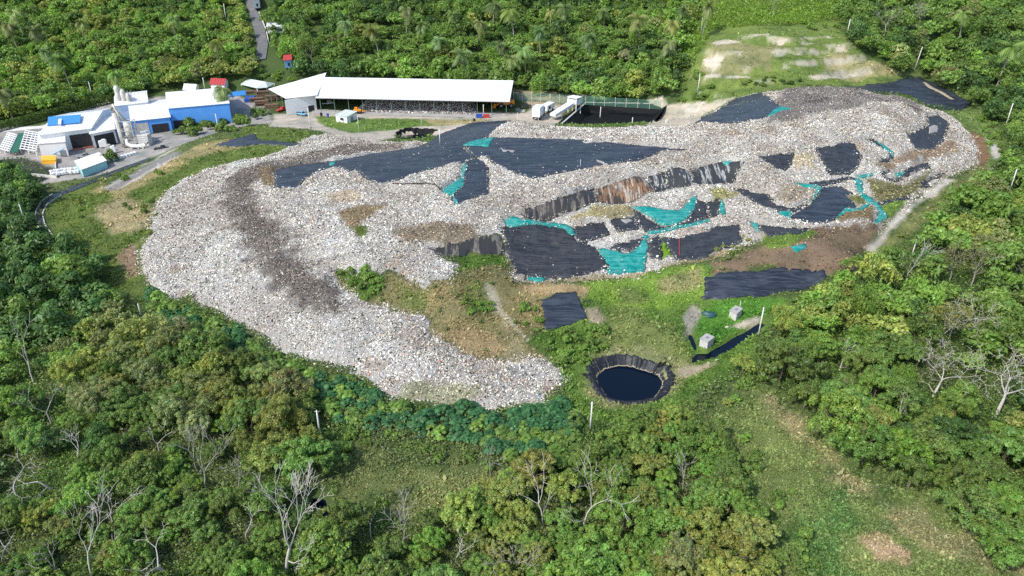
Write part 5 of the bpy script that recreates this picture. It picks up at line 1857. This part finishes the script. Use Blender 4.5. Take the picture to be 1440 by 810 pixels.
for nm, lab, a, b_, c, h, rise, w_, rm in (
        ('hillside_house', 'white long-roofed building beside the hillside road', (377, 47), (407, 46), (408, 40), 3.4, .8, 'wwall', 'wroof'),
        ('hillside_house', 'white house at the top of the hillside road', (357, 12), (366, 11), (367, 6), 4.5, .8, 'wwall', 'wroof'),
        ('hillside_house', 'small red-roofed hut with bright blue base among hillside trees', (401, 96), (411, 95), (412, 90), 3.8, 1.6, 'lblue', 'redroof')):
    g_ = hit(*b_)[0]
    hut(nm, lab, 'house', a, b_, c, float(g_[2]) + .3, h, rise, w_, rm, .4, (('front', .3, .55, 1, 2.4, 'window', 'glass'),))
b0 = hut('awning_shelter', 'low shelter with a blue and white roof beside the lumber shed', 'shelter', (326, 143), (345, 141), (351, 135), 1.6, 2.6, .9, 'wwall', 'broof', .8, (('front', .1, .8, 0, 2.2, 'opening', 'dark'),))
hut('shipping_container', 'dark blue container near the timber stacks', 'container', (344.5, 148), (357, 147), (360, 142), 1.8, 2.5, 0, 'blue', 'blue', .02, flat_=True)

# --- tall dusty plant: silo group, cyclone tower, duct
org = np.array((-161, 297, 1.0))
si = tag(empty('silo_group', tuple(org)), 'three tall pale silos with ladder frame rising behind the processing hall', 'silo')
zt = zfor(297, 120)
for k, dx in enumerate((-1.9, .2, 2.2)):
    hh = zt - 1 - k * 1.6
    MB().tube([(dx, 0, 0), (dx, 0, hh - 1), (dx, 0, hh)], [1.05, 1.05, .55], 14).build('silo', M['dust'], si, smooth=True)
b = MB()
for x_ in (2.9, 4.1):
    b.bar((x_, -1, 0), (x_, -1, zt - 3), .18)
for z_ in np.arange(1, zt - 3, 1.3):
    b.bar((2.9, -1, z_), (4.1, -1, z_), .1)
b.build('ladder', M['steel'], si)

org = np.array(at(176, 208, 1.0))
cy = tag(empty('dust_collector', tuple(org)), 'dusty cyclone tower with slanting pipes in front of the processing hall', 'machine')
MB().tube([(-1.2, 2, 0), (-1.8, 2.6, 6), (-3.2, 4.2, 12)], [.9, .85, .8], 14).build('pipe', M['dust'], cy, smooth=True)
MB().tube([(1.5, 3, 2), (1.5, 3, 4.5), (1.5, 3, 9)], [.4, 1.5, 1.5], 16).build('cyclone', M['dust'], cy, smooth=True)
b = MB()
for x_, y_ in ((-1, 1.4), (3.6, 1.4), (3.6, 4.6), (-1, 4.6)):
    b.bar((x_, y_, 0), (x_, y_, 10), .22)
for z_ in (3, 6, 9.6):
    for p, q in (((-1, 1.4), (3.6, 1.4)), ((3.6, 1.4), (3.6, 4.6)), ((3.6, 4.6), (-1, 4.6)), ((-1, 4.6), (-1, 1.4))):
        b.bar((*p, z_), (*q, z_), .16)
for z_ in (0, 3, 6):
    b.bar((-1, 1.4, z_), (3.6, 1.4, z_ + 3), .1)
b.build('frame', M['dust'], cy)
MB().tube([(-4.2, 5, 13), (-3, 4.6, 15), (-1.8, 4.2, 12.5), (.6, 3.6, 9)], .5, 10).build('elbow', M['dust'], cy, smooth=True)
MB().box((6.2, 3.6, 2.2), (4.2, 3.2, 4.2)).build('filter_box', M['dust'], cy)
b = MB()
for k in range(5):
    b.box((6.2, 1.95, .8 + k * .8), (4.2, .12, .12))
b.build('rail', M['white'], cy)
org = np.array(at(188, 209, 1.0))
du = tag(empty('curved_duct', tuple(org)), 'fat cream duct curving along the ground below the cyclone tower', 'duct')
MB().tube([(-3.2, 2.5, 2.6), (-2.6, 1.2, 1.4), (-.8, .3, .9), (1.6, .2, .9), (3.8, .9, 1.1), (5, 2.2, 1.6)], .62, 12).build('pipe', M['wwall'], du, smooth=True)
for x_ in (-.6, 1.8, 3.6):
    MB().box((x_, .4, .2), (.4, 1.2, .5)).build('saddle', M['concrete'], du)
rs = random.Random(9)
for k, (px, py, w_, h_) in enumerate(((146, 206, 2.6, 2.4), (153, 211, 2.0, 1.8), (160, 214, 1.6, 2.2), (141, 199, 3.0, 3.0), (206, 197, 3.0, 3.2), (214, 201, 2.0, 2.0))):
    p = at(px, py, .9)
    b = MB().box((0, 0, h_ / 2), (w_, w_ * .8, h_)).box((w_ * .2, -w_ * .2, h_ + .25), (w_ * .5, w_ * .4, .5))
    o = b.build('machine_cabinet', M['dust'] if k % 2 else M['wwall'], bevel=.06)
    o.location, o.rotation_euler = p, (0, 0, .35)
    o['category'] = 'machine'
    SINGLE.append((o, 'pale dusty machine cabinet', p[0], p[1], 'machine cabinets in the plant yard'))
tag(MB().prism([at(x, y, 0)[:2] for x, y in ((104, 214), (133, 209), (138, 197), (108, 202))], .5, 1.02).build('floor_pad', M['redfloor']), kind='structure')

# racks, netting, skip, bags, dark plot wall
for k, (a, b_, c, lab) in enumerate((((1, 215), (15, 219), (26, 196), 'white slatted rack nearer the picture edge beside green netting'), ((30, 215), (52, 219), (58, 193), 'white slatted rack between green netting and the small white building'))):
    P = corners(a, b_, c, .5)
    q = [np.array(t) for t in shifted(P, P[1])]
    o = tag(empty('slatted_rack', tuple(P[1])), lab, 'rack')
    e1, e2 = q[0] - q[1], q[2] - q[1]
    b = MB()
    for i in range(9):
        p, p2 = e2 * i / 8 + (0, 0, 1.8), e1 + e2 * i / 8 + np.array((0, 0, 1.8))
        b.bar(p, p2, .55, .12)
    b.build('slats', M['white'], o)
    b = MB()
    for f in (0, .25, .5, .75, 1):
        b.bar(e1 * f + (0, 0, 1.6), e1 * f + e2 + (0, 0, 1.6), .2)
    b.build('beams', M['white'], o)
    for f in (0, .5, 1):
        for g_ in (0, .5, 1):
            p = e1 * f + e2 * g_
            MB().bar(p, p + (0, 0, 1.7), .2).build('leg', M['white'], o)
P = corners((15, 220), (27, 219), (38, 192), .5)
tag(MB().slab(shifted(up(P, 1.5), P[1]), .12).build('green_netting', mat('green_net', (.02, .12, .07), .7)), 'dark green netting stretched between the two white racks', 'netting').location = P[1]
nt_ = [o for o in SC.objects if o.name.startswith('green_netting')][0]
b = MB()
for p in shifted(P, P[1]):
    b.bar(p, np.array(p) + (0, 0, 1.4), .12)
b.build('post', M['steel'], nt_)
P = corners((60, 231), (80, 230.5), (80, 224), .6)
o = tag(empty('waste_skip', tuple(P[1])), 'yellow covered skip on the pale strip below the small white building', 'skip')
q = [np.array(t) for t in shifted(P, P[1])]
MB().prism([p[:2] for p in q], 0, 1.3).build('body', M['yellow'], o, bevel=.06)
MB().prism([p[:2] * 1.04 + np.array((.1, -.1)) for p in q], 1.3, 1.45).build('cover', M['yellow'], o)
P = corners((-20, 240), (80, 250), (78, 226), .5)
b = MB()
for i, k in ((0, 1), (1, 2)):
    wall_panel(b, (*P[i][:2], .3, 1.2), (*P[k][:2], .3, 1.2), .25)
tag(b.build('low_wall', M['paleconc']), 'low pale wall around the dark plot at the plant corner', 'wall')
rs = random.Random(12)
for k in range(26):
    px = 74 + (k % 9) * 4.6 + rs.uniform(-1, 1)
    py = 247 - (k // 9) * 4 - (px - 74) * .12 + rs.uniform(-.5, .5)
    if k >= 18:
        px, py = 160 + (k - 18) * 4.4, 226 - (k - 18) * 1.3
    p = at(px, py, .7)
    o = MB().box((0, 0, .55), (1.15, 1.15, 1.1)).tube([(0, 0, 1.1), (0, 0, 1.3)], [.35, .12], 6).build('bulk_bag', M['white'], bevel=.18)
    o.location, o.rotation_euler = p, (0, 0, rs.uniform(0, 3))
    tag(o, 'bulging white sack in the row along the plant edge' if k >= 18 else 'bulging white sack in the pile beside the teal-sided building', 'sack', 'white sacks at the plant edge' if k >= 18 else 'white sacks beside the teal building')

# hedge behind the plant
HP = [hit(x, y)[0] for x, y in ((-30, 192), (20, 180), (60, 170), (100, 159), (140, 149), (168, 143))]
cl_ = []
for i in range(len(HP) - 1):
    a, b_ = HP[i], HP[i + 1]
    nn = int(np.hypot(*(b_ - a)[:2]) / .9) + 1
    for t in range(nn):
        p = a + (b_ - a) * t / nn
        for z_ in (.8, 2.0, 3.0):
            cl_.append((p[0] + rs.uniform(-.3, .3), p[1] + rs.uniform(-.3, .3), p[2] + z_, 1.15, .9))
V_, F_, T_ = leaf_cloud(501, cl_, 9000, .5, .6, .1, .3)
me = np_mesh('hedge', V_, F_, T_)
o = link('hedge', me, M['leaf'])
o.color = (.09, .15, .03, 1)
tag(o, 'long clipped hedge running behind the processing hall', 'hedge')

# ------------------------------------------------------------------ roads and drains
def strip(name, left, right, m, lift=.15, n_=10):
    A_, B_ = wpoly(left), wpoly(right)

    def res(P, k):
        d = np.r_[0, np.cumsum(np.hypot(*np.diff(P, axis=0).T))]
        t = np.linspace(0, d[-1], k)
        return np.stack([np.interp(t, d, P[:, 0]), np.interp(t, d, P[:, 1])], 1)
    k = 40
    A_, B_ = res(A_, k), res(B_, k)
    V_, F_ = [], []
    for i in range(k):
        for j in range(4):
            p = A_[i] + (B_[i] - A_[i]) * j / 3
            V_.append((p[0], p[1], float(H(*p)) + lift))
    for i in range(k - 1):
        for j in range(3):
            F_.append((i * 4 + j, i * 4 + j + 1, (i + 1) * 4 + j + 1, (i + 1) * 4 + j))
    me = bpy.data.meshes.new(name)
    me.from_pydata(V_, [], F_)
    o = tag(link(name, me, m), kind='structure')
    return A_, B_


A_, B_ = strip('road', '344,-14 346,6 352,24 358,45 362,66 358,86', '357,-14 357,4 364,22 373,44 377,64 374,84', M['asphalt'], .5)
b = MB()
for i in range(14, 30):
    p, q = B_[i], B_[i + 1]
    wall_panel(b, (p[0] + .6, p[1], float(H(*p)) - .5, float(H(*p)) + 1.3), (q[0] + .6, q[1], float(H(*q)) - .5, float(H(*q)) + 1.3), .35)
tag(b.build('retaining_wall', M['paleconc']), 'low white retaining wall along the hillside road', 'wall')
A_, B_ = strip('drain', '76,350 62,334 52,316 50,300 58,284 80,270 120,256 160,240 210,222', '86,346 74,332 63,316 60,302 66,289 85,276 122,261 161,245 211,226', M['liner'], .14)
for P, off in ((A_, -.1), (B_, .1)):
    b = MB()
    for i in range(0, 22):
        p, q = P[i], P[i + 1]
        b.bar((p[0], p[1], float(H(*p)) + .2), (q[0], q[1], float(H(*q)) + .2), .3, .35)
    tag(b.build('kerb', M['concrete']), kind='structure')
strip('path', '5,182 60,177 110,166', '5,186 60,181 110,170', M['paleconc'], .12)

# ------------------------------------------------------------------ poles
POLES = [  # base px, top row, label, lamp
    (38, 321, 287, 'white concrete pole beside the bend of the black drain', 0),
    (199, 445, 427, 'short white pole half hidden by olive trees below the waste slope', 0),
    (450, 611, 577, 'white pole among dark broad-leaved plants near the olive trees', 0),
    (830, 606, 565, 'white pole standing just in front of the round pond', 0),
    (1066, 474, 432, 'white pole at the edge of the dark channel', 0),
    (1281, 363, 337, 'white pole at the wood edge beside the pale gravel strip', 0),
    (1419, 271, 238, 'white pole near the picture edge beside a grassy bank', 0),
    (1413, 181, 145, 'white pole below the palm at the edge of the wood', 0),
    (1286, 98, 65, 'leaning white pole above the flat liner behind the summit', 1),
    (1190, 53, 27, 'white pole at the top corner of the terraced hillside', 0),
    (981, 131, 104, 'white pole at the foot of the terraced hillside', 0),
    (985, 49, 24, 'thin white pole rising from the wooded hilltop beside lime green scrub', 0),
    (131, 140, 115, 'pole with lamp head behind the hedge', 1),
    (107, 145, 122, 'thin plain pole behind the hedge', 0),
    (289, 130, 109, 'pole between the red-roofed house and the tiny gabled house', 0),
    (308, 187, 160, 'lamp pole in front of the blue warehouse wall', 1),
    (437, 183, 152, 'lamp pole by the white end wall of the shed wing', 1),
    (505, 186, 163, 'thin pole on the lawn beside the small grey cabin', 0),
    (593, 178, 162, 'thin pole on the lawn before the middle of the long shed', 0),
    (619, 203, 181, 'pole at the rim of the dark oval pit', 0),
    (757, 172, 160, 'thin pole beside the white trucks', 0),
    (843, 176, 150, 'white pole in front of the black basin', 0),
    (889, 176, 165, 'short white post at the narrow end of the black basin', 0),
    (816, 236, 224, 'short white pipe sticking out of the upper black cover', 0),
    (1040, 436, 423, 'thin rod standing beside the upper concrete box', 0),
    (318, 28, 5, 'pole beside the hillside road', 0),
    (680, 165, 147, 'pole in front of the far bays of the long shed', 0),
    (728, 175, 158, 'thin pole by the yard beyond the long shed', 0),
]
LM = []
for px, py, ty, lab, lamp in POLES:
    p = hit(px, py)[0]
    if 280 < px < 330 and py > 180 or 430 < px < 600 and py > 170:
        p = np.array(at(px, py, 2.0 if px > 400 else 1.4))
    h_ = max(2.0, min(10, float(zfor(p[1], ty)) - p[2]))
    thin = 'thin' in lab or 'rod' in lab or 'pipe' in lab
    o = tag(empty('lamp_pole' if lamp else 'pole', tuple(p)), lab, 'pole')
    lean = .09 if 'leaning' in lab else rs.uniform(-.02, .02)
    r0 = .07 if thin else .14
    if p[1] > 200:
        r0 *= 1.25
    MB().tube([(0, 0, -.3), (lean * h_ * .5, 0, h_ * .5), (lean * h_, 0, h_)], [r0 * 1.2, r0, r0 * .8], 10).build('shaft', M['paleconc'], o, smooth=True)
    if not thin and h_ > 4.5:
        MB().box((lean * h_ * .96, 0, h_ * .95), (.9 if not lamp else .3, .1, .12)).build('crossarm', M['steel'], o)
    if lamp:
        MB().bar((lean * h_, 0, h_ - .1), (lean * h_ - 1.2, -.4, h_ + .2), .1).box((lean * h_ - 1.4, -.45, h_ + .18), (.7, .3, .16)).build('lamp_arm', M['steel'], o)
    LM.append((lab, p))

# concrete boxes, tarpaulin, fence
for (a, b_, c, lab, h_) in (((1024.5, 447), (1034.5, 451.5), (1042.5, 444.5), 'pale concrete box standing on the lawn above the channel', 1.75), ((983, 486), (994, 491), (1003, 484), 'cream concrete box at the head of the dark channel', 1.6)):
    P = corners(a, b_, c, .35)
    q = [np.array(t) for t in shifted(P, P[1])]
    o = tag(empty('concrete_chamber', tuple(P[1])), lab, 'concrete box')
    MB().prism([p[:2] for p in q], -.6, h_).build('body', M['concrete'], o, bevel=.04)
    cen = sum(q) / 4
    b = MB().prism([(p[:2] - cen[:2]) * 1.08 + cen[:2] for p in q], h_, h_ + .2)
    b.build('lid', M['slabconc'], o, bevel=.03)
    MB().prism([(p[:2] - cen[:2]) * .3 + cen[:2] for p in q], h_ + .2, h_ + .28).build('hatch', M['steel'], o)
p = hit(997, 443)[0]
bm = bmesh.new()
bmesh.ops.create_icosphere(bm, subdivisions=4, radius=1)
for v in bm.verts:
    k = 1 + .35 * (vn(v.co.x * 2 + 5, v.co.y * 2 + v.co.z, 5) - .5)
    v.co = Vector((v.co.x * 1.7 * k, v.co.y * 1.1 * k, max(-.15, v.co.z * .9 * k)))
me = bpy.data.meshes.new('tarpaulin')
bm.to_mesh(me)
bm.free()
o = link('tarpaulin', me, mat('dark_green_tarpaulin', (.02, .07, .07), .4, .4, 1.5, bump=.15))
o.location, o.rotation_euler = tuple(p), (0, 0, -.4)
tag(o, 'crumpled dark green tarpaulin heap on the lawn near the concrete boxes', 'tarpaulin')
hp = [hit(x_, y_)[0] for x_, y_ in ((552, 263), (566, 265), (582, 266), (598, 266), (612, 268), (621, 272))]
hp = [(p[0], p[1], float(Hheap(p[0], p[1])) + .3) for p in hp]
tag(MB().tube(hp, .14, 8).build('hose', M['tyre'], smooth=True), 'thin black hose lying across the white waste by the teal-edged cover', 'hose')
FP = [at(x, y, z) for x, y, z in ((722, 142, 3), (760, 143, 3.2), (800, 146, 4), (835, 148, 5), (880, 151, 6), (930, 154, 7))]
o = tag(empty('mesh_fence', FP[0]), 'tall green mesh fence on posts between the yard and the wooded hill', 'fence')
b = MB()
for i in range(len(FP) - 1):
    a, c = Vector(FP[i]) - Vector(FP[0]), Vector(FP[i + 1]) - Vector(FP[0])
    nn = 12
    for t in range(nn):
        p = a.lerp(c, t / nn)
        if t % 4 == 0:
            MB().bar(p, p + Vector((0, 0, 4)), .14).build('post', M['paleconc'], o)
        for s_ in range(3):
            p = a.lerp(c, (t + s_ / 3) / nn)
            b.bar(p + Vector((0, .08, .1)), p + Vector((0, .08, 3.8)), .1, .05)
    for z_ in np.arange(.2, 3.9, .42):
        b.bar(a + Vector((0, .14, z_)), c + Vector((0, .14, z_)), .07, .05)
b.build('mesh_panel', mat('green_fence_wire', (.1, .26, .17), .6), o)

# ------------------------------------------------------------------ vehicles and machines
def wheels(o, xs, w, r_, nm='wheel'):
    for x_ in xs:
        for s_ in (-1, 1):
            q = MB().tube([(x_, s_ * (w / 2 - .15), r_), (x_, s_ * (w / 2 + .12), r_)], r_, 16).build(nm, M['tyre'], o)
            MB().tube([(x_, s_ * (w / 2 + .1), r_), (x_, s_ * (w / 2 + .15), r_)], r_ * .5, 10).build('rim', M['steel'], q)


def pickup(px, py, zg, rot, body, label, bed=True, cat='pickup truck', name='pickup_truck'):
    o = tag(empty(name, at(px, py, zg), rot), label, cat)
    b = MB()
    b.prism([(-2.6, -.95), (2.6, -.95), (2.6, .95), (-2.6, .95)], .45, .95)
    b.build('body', M[body], o, bevel=.08)
    MB().add([(-.4, -.85, .95), (1.5, -.85, .95), (1.5, .85, .95), (-.4, .85, .95), (-.2, -.72, 1.75), (.9, -.72, 1.75), (.9, .72, 1.75), (-.2, .72, 1.75)],
             [(3, 2, 1, 0), (4, 5, 6, 7), (0, 1, 5, 4), (1, 2, 6, 5), (2, 3, 7, 6), (3, 0, 4, 7)]).build('cab', M[body], o)
    b = MB()
    for s_ in (-1, 1):
        b.add([(-.25, s_ * .85, 1.05), (1.2, s_ * .85, 1.05), (.8, s_ * .76, 1.62), (-.1, s_ * .76, 1.62)], [(0, 1, 2, 3)])
    b.add([(1.47, -.7, 1.05), (1.47, .7, 1.05), (.98, .62, 1.68), (.98, -.62, 1.68)], [(0, 1, 2, 3)])
    b.build('windows', M['glass'], o)
    if bed:
        MB().box((-1.6, 0, 1.0), (1.7, 1.5, .14)).build('bed', M['dark'], o)
    for s_ in (-1, 1):
        MB().box((2.62, s_ * .65, .75), (.06, .35, .18)).build('headlight', M['white'], o)
    wheels(o, (-1.6, 1.6), 1.8, .38)
    return o


pickup(424, 162, 2.1, -.5, 'lblue', 'white and pale blue pickup parked at the white end wall')
pickup(462, 147, 2.4, .3, 'white', 'white pickup parked under the long shed roof')
pickup(228, 211, 1.0, .35, 'dark', 'black car parked by the bushes at the plant edge', False, 'car', 'parked_car')
pickup(119, 222, .8, .3, 'steel', 'grey car beside the low teal-sided building', False, 'car', 'parked_car')
pickup(739, 151, 2.8, .2, 'dark', 'dark vehicle parked in the yard near the green mesh fence', True)
pickup(397, 156, 2.1, .9, 'red', 'dull red car parked beside the timber stacks', False, 'car', 'parked_car')

o = tag(empty('wheel_loader', at(710, 151, 2.6), math.pi + .1), 'orange wheel loader standing at the open end of the long shed', 'loader')
MB().prism([(-3.2, -1.2), (.6, -1.2), (.6, 1.2), (-3.2, 1.2)], 1.1, 2.5).build('body', M['orange'], o, bevel=.12)
MB().box((.2, 0, 2.7), (1.7, 1.7, 2.2)).build('cab', M['orange'], o, bevel=.1)
MB().box((.2, 0, 3.0), (1.78, 1.78, 1.0)).build('windows', M['glass'], o)
b = MB()
for s_ in (-.8, .8):
    b.bar((.9, s_, 1.8), (3.4, s_, .9), .3, .4)
b.build('boom', M['orange'], o)
MB().add([(3.2, -1.5, .2), (4.4, -1.5, .15), (3.2, -1.5, 1.5), (3.2, 1.5, .2), (4.4, 1.5, .15), (3.2, 1.5, 1.5)], [(0, 1, 2), (3, 5, 4), (0, 3, 4, 1), (0, 2, 5, 3)]).build('bucket', M['orange'], o)
wheels(o, (-2.1, 1.4), 2.2, .85)
o.scale = (1.3,) * 3
o = tag(empty('crawler_loader', at(503, 159, 2.4), .1), 'low yellow crawler machine in front of the shed bays', 'loader')
MB().box((0, 0, 1.2), (3.2, 1.4, 1.0)).build('body', M['orange'], o, bevel=.1)
MB().box((-.5, 0, 2.1), (1.2, 1.2, .9)).build('cab', M['orange'], o, bevel=.08)
for s_ in (-.9, .9):
    MB().box((0, s_, .45), (3.6, .45, .9)).build('track', M['tyre'], o, bevel=.15)
MB().bar((1.4, 0, 1.3), (3.4, 0, .7), .4, .4).build('boom', M['orange'], o)

o = tag(empty('white_truck', at(758, 165, 3.0), 1.3), 'white box truck with pale blue front parked in the yard', 'truck')
MB().box((-1.6, 0, 2.3), (4.6, 2.3, 2.6)).build('cargo_box', M['white'], o, bevel=.05)
MB().box((2.0, 0, 1.7), (1.7, 2.2, 2.0)).build('cab', M['lblue'], o, bevel=.12)
MB().box((2.3, 0, 2.1), (1.2, 2.28, .7)).build('windows', M['glass'], o)
MB().box((-.4, 0, .8), (6.2, 1.1, .3)).build('chassis', M['dark'], o)
wheels(o, (-2.4, 1.9), 2.1, .5)
o.scale = (1.45,) * 3
o = tag(empty('conveyor', at(777, 168, 3.0), .85), 'long white inclined conveyor with a boxy tower at its upper end', 'conveyor')
MB().bar((0, 0, 1.6), (12, 0, 4.2), 2.0, 1.0).build('trough', M['white'], o)
MB().bar((.2, 0, 1.05), (12, 0, 3.65), 1.2, .3).build('belt', M['dark'], o)
MB().box((13, 0, 4.6), (3.4, 3.2, 1.6)).build('hopper', M['white'], o)
b = MB()
for x_ in (11.6, 14.4):
    for y_ in (-1.4, 1.4):
        b.bar((x_, y_, -.5), (x_, y_, 6.0), .2)
b.bar((4, -.9, -.3), (4, -.9, 2.4), .18).bar((4, .9, -.3), (4, .9, 2.4), .18)
b.build('frame', M['white'], o)
MB().box((13, 0, 6.1), (3.6, 3.4, .2)).build('canopy', M['white'], o)
o.scale = (1.15, 1.5, 1.1)
o = tag(empty('white_trailer', at(770, 157, 3.0), 1.1), 'low white trailer between the box truck and the conveyor', 'trailer')
MB().box((0, 0, 1.7), (5.5, 2.3, 1.6)).build('body', M['white'], o, bevel=.06)
MB().box((-1, -1.17, 1.6), (1.2, .08, .8)).build('vent', M['dark'], o)
wheels(o, (-1.6, 1.6), 2.1, .45)
o.scale = (1.4,) * 3
for px, py, m_, lab in ((674, 165, 'blue', 'dark blue crate in an open bay of the long shed'), (684, 165.5, 'red', 'dull red crate beside the dark blue one in the shed bay'), (452, 163, 'dark', 'dark drum at the shed corner by the lawn'), (461, 164, 'blue', 'blue drum at the shed corner by the lawn'), (667, 171.5, 'dark', 'dark stump-like bin where the black cover meets the yard')):
    p = at(px, py, 2.3)
    if 'crate' in lab:
        b = MB()
        for k in range(4):
            b.box((0, -.62, .2 + k * .35), (2.6, .08, .26)).box((0, .62, .2 + k * .35), (2.6, .08, .26))
            b.box((-1.3, 0, .2 + k * .35), (.08, 1.2, .26)).box((1.3, 0, .2 + k * .35), (.08, 1.2, .26))
        b.box((0, 0, .6), (2.4, 1.1, 1.1))
        o = tag(b.build('crate', M[m_]), lab, 'crate')
    else:
        o = tag(MB().tube([(0, 0, 0), (0, 0, .08), (0, 0, .6), (0, 0, .66), (0, 0, 1.3), (0, 0, 1.38)], [.5, .54, .5, .54, .5, .48], 14).build('drum', M[m_]), lab, 'drum')
    o.location = p
# ------------------------------------------------------------------ labels for what stands in number: each is named by its look and the nearest thing one can point to
SPOTS = [(lab, p) for lab, p in ((l, q[:2]) for l, q in LM)]
PLACES = [('the pole by the black drain', 0), ('the short pole among olive trees', 1), ('the pole among blue plants', 2), ('the pole before the round pond', 3), ('the channel pole', 4),
          ('the pole by the gravel strip', 5), ('the grassy-bank pole', 6), ('the pole below the palm', 7), ('the leaning ridge pole', 8), ('the terrace-top pole', 9), ('the terrace-foot pole', 10)]
WHERE = [(t, LM[i][1][:2]) for t, i in PLACES]
for t, px, py in (('the round pond', 887, 533), ('the tallest bare tree', 405, 790), ('the swamp pool', 505, 715), ('the tan meadow', 1180, 690), ('the pinkish bare patch', 1240, 775), ('the black mud patch', 178, 614),
                  ('the leaning white tree', 1400, 583), ('the fan-branched bare tree', 1352, 482), ('the low curving dead tree', 238, 800), ('the brightest green tree', 1275, 630), ('the vine-draped tree', 1212, 440),
                  ('the square black cover', 795, 440), ('the big wrinkled cover', 770, 360), ('the concrete boxes', 1010, 460), ('the blue warehouse', 285, 178), ('the hillside road', 365, 60), ('the black basin', 855, 165),
                  ('the slender forked tree', 762, 740), ('the silos', 178, 145), ('the long shed', 590, 105), ('the terraced slope', 1100, 80), ('the waste toe', 600, 565), ('the narrow waste end', 230, 415), ('the twiggy grey tree', 75, 598),
                  ('the thick forked grey tree', 1335, 393), ('the broad bright green tree', 1340, 350), ('the lumber shed', 358, 133), ('the slope of weeds', 140, 310), ('the long black liner', 1080, 400), ('the summit cover', 1040, 155)):
    WHERE.append((t, hit(px, py)[0][:2]))
ORDN = ['', 'second ', 'third ', 'fourth ', 'fifth ', 'sixth ', 'seventh ', 'eighth ', 'ninth ', 'tenth ', 'eleventh ', 'twelfth ']
buckets = {}
for o, look, x, y, grp in SINGLE:
    d = [math.hypot(x - w[1][0], y - w[1][1]) for w in WHERE]
    i = int(np.argmin(d))
    wx, wy = WHERE[i][1]
    a, b_ = x - wx, (y - wy)
    rel = 'beside' if abs(a) > abs(b_) else ('behind' if b_ > 0 else 'in front of')
    if rel == 'beside':
        rel = 'west of' if a < 0 else 'east of'
        rel = 'beside' if grp.startswith(('timber', 'machine')) else rel
    buckets.setdefault((look, rel, WHERE[i][0], grp), []).append((d[i], o))
for (look, rel, wh, grp), L_ in buckets.items():
    L_.sort(key=lambda t: t[0])
    for k, (d, o) in enumerate(L_):
        rel2 = {'west of': 'left of', 'east of': 'right of'}.get(rel, rel)
        if len(L_) == 1:
            o['label'] = '%s %s %s' % (look, rel2, wh)
        elif k < len(ORDN):
            o['label'] = '%s%s %s %s' % (ORDN[k] + ('nearest ' if True else ''), look, rel2, wh)
        else:
            o['label'] = 'one farther %s %s %s' % (look, rel2, wh)
        o['group'] = grp

# ------------------------------------------------------------------ daylight
SUN_EL, SUN_AZ = R(46), R(227)     # azimuth clockwise from +Y: light comes from behind the camera's left shoulder
wd_ = bpy.data.worlds.new('World')
SC.world = wd_
wd_.use_nodes = True
nt = wd_.node_tree
sky = nt.nodes.new('ShaderNodeTexSky')
sky.sky_type = 'NISHITA'
sky.sun_disc = False
sky.sun_elevation = SUN_EL
sky.sun_rotation = SUN_AZ
sky.air_density = 1.0
sky.dust_density = 1.2
nt.links.new(sky.outputs[0], nt.nodes['Background'].inputs[0])
nt.nodes['Background'].inputs[1].default_value = .15
ld = bpy.data.lights.new('sun', 'SUN')
ld.energy = 2.6
ld.angle = R(.5)
ld.color = (1, .955, .88)
lo = bpy.data.objects.new('sun', ld)
COL.objects.link(lo)
lo.location = (0, 0, 200)
dirv = Vector((math.sin(SUN_AZ) * math.cos(SUN_EL), math.cos(SUN_AZ) * math.cos(SUN_EL), math.sin(SUN_EL)))
lo.rotation_euler = dirv.to_track_quat('Z', 'Y').to_euler()
vs = SC.view_settings
vs.view_transform = 'Standard'
vs.look = 'None'
vs.gamma = 1
vs.exposure = .76
try:
    vs.use_curve_mapping = False
except Exception:
    pass
SC.render.engine = 'CYCLES'
cyc = SC.cycles
cyc.max_bounces = 5
cyc.diffuse_bounces = 3
cyc.glossy_bounces = 2
cyc.transmission_bounces = 3
cyc.transparent_max_bounces = 4
cyc.caustics_reflective = False
cyc.caustics_refractive = False
cyc.use_denoising = False
SC.render.use_persistent_data = False
print('objects', len(SC.objects))
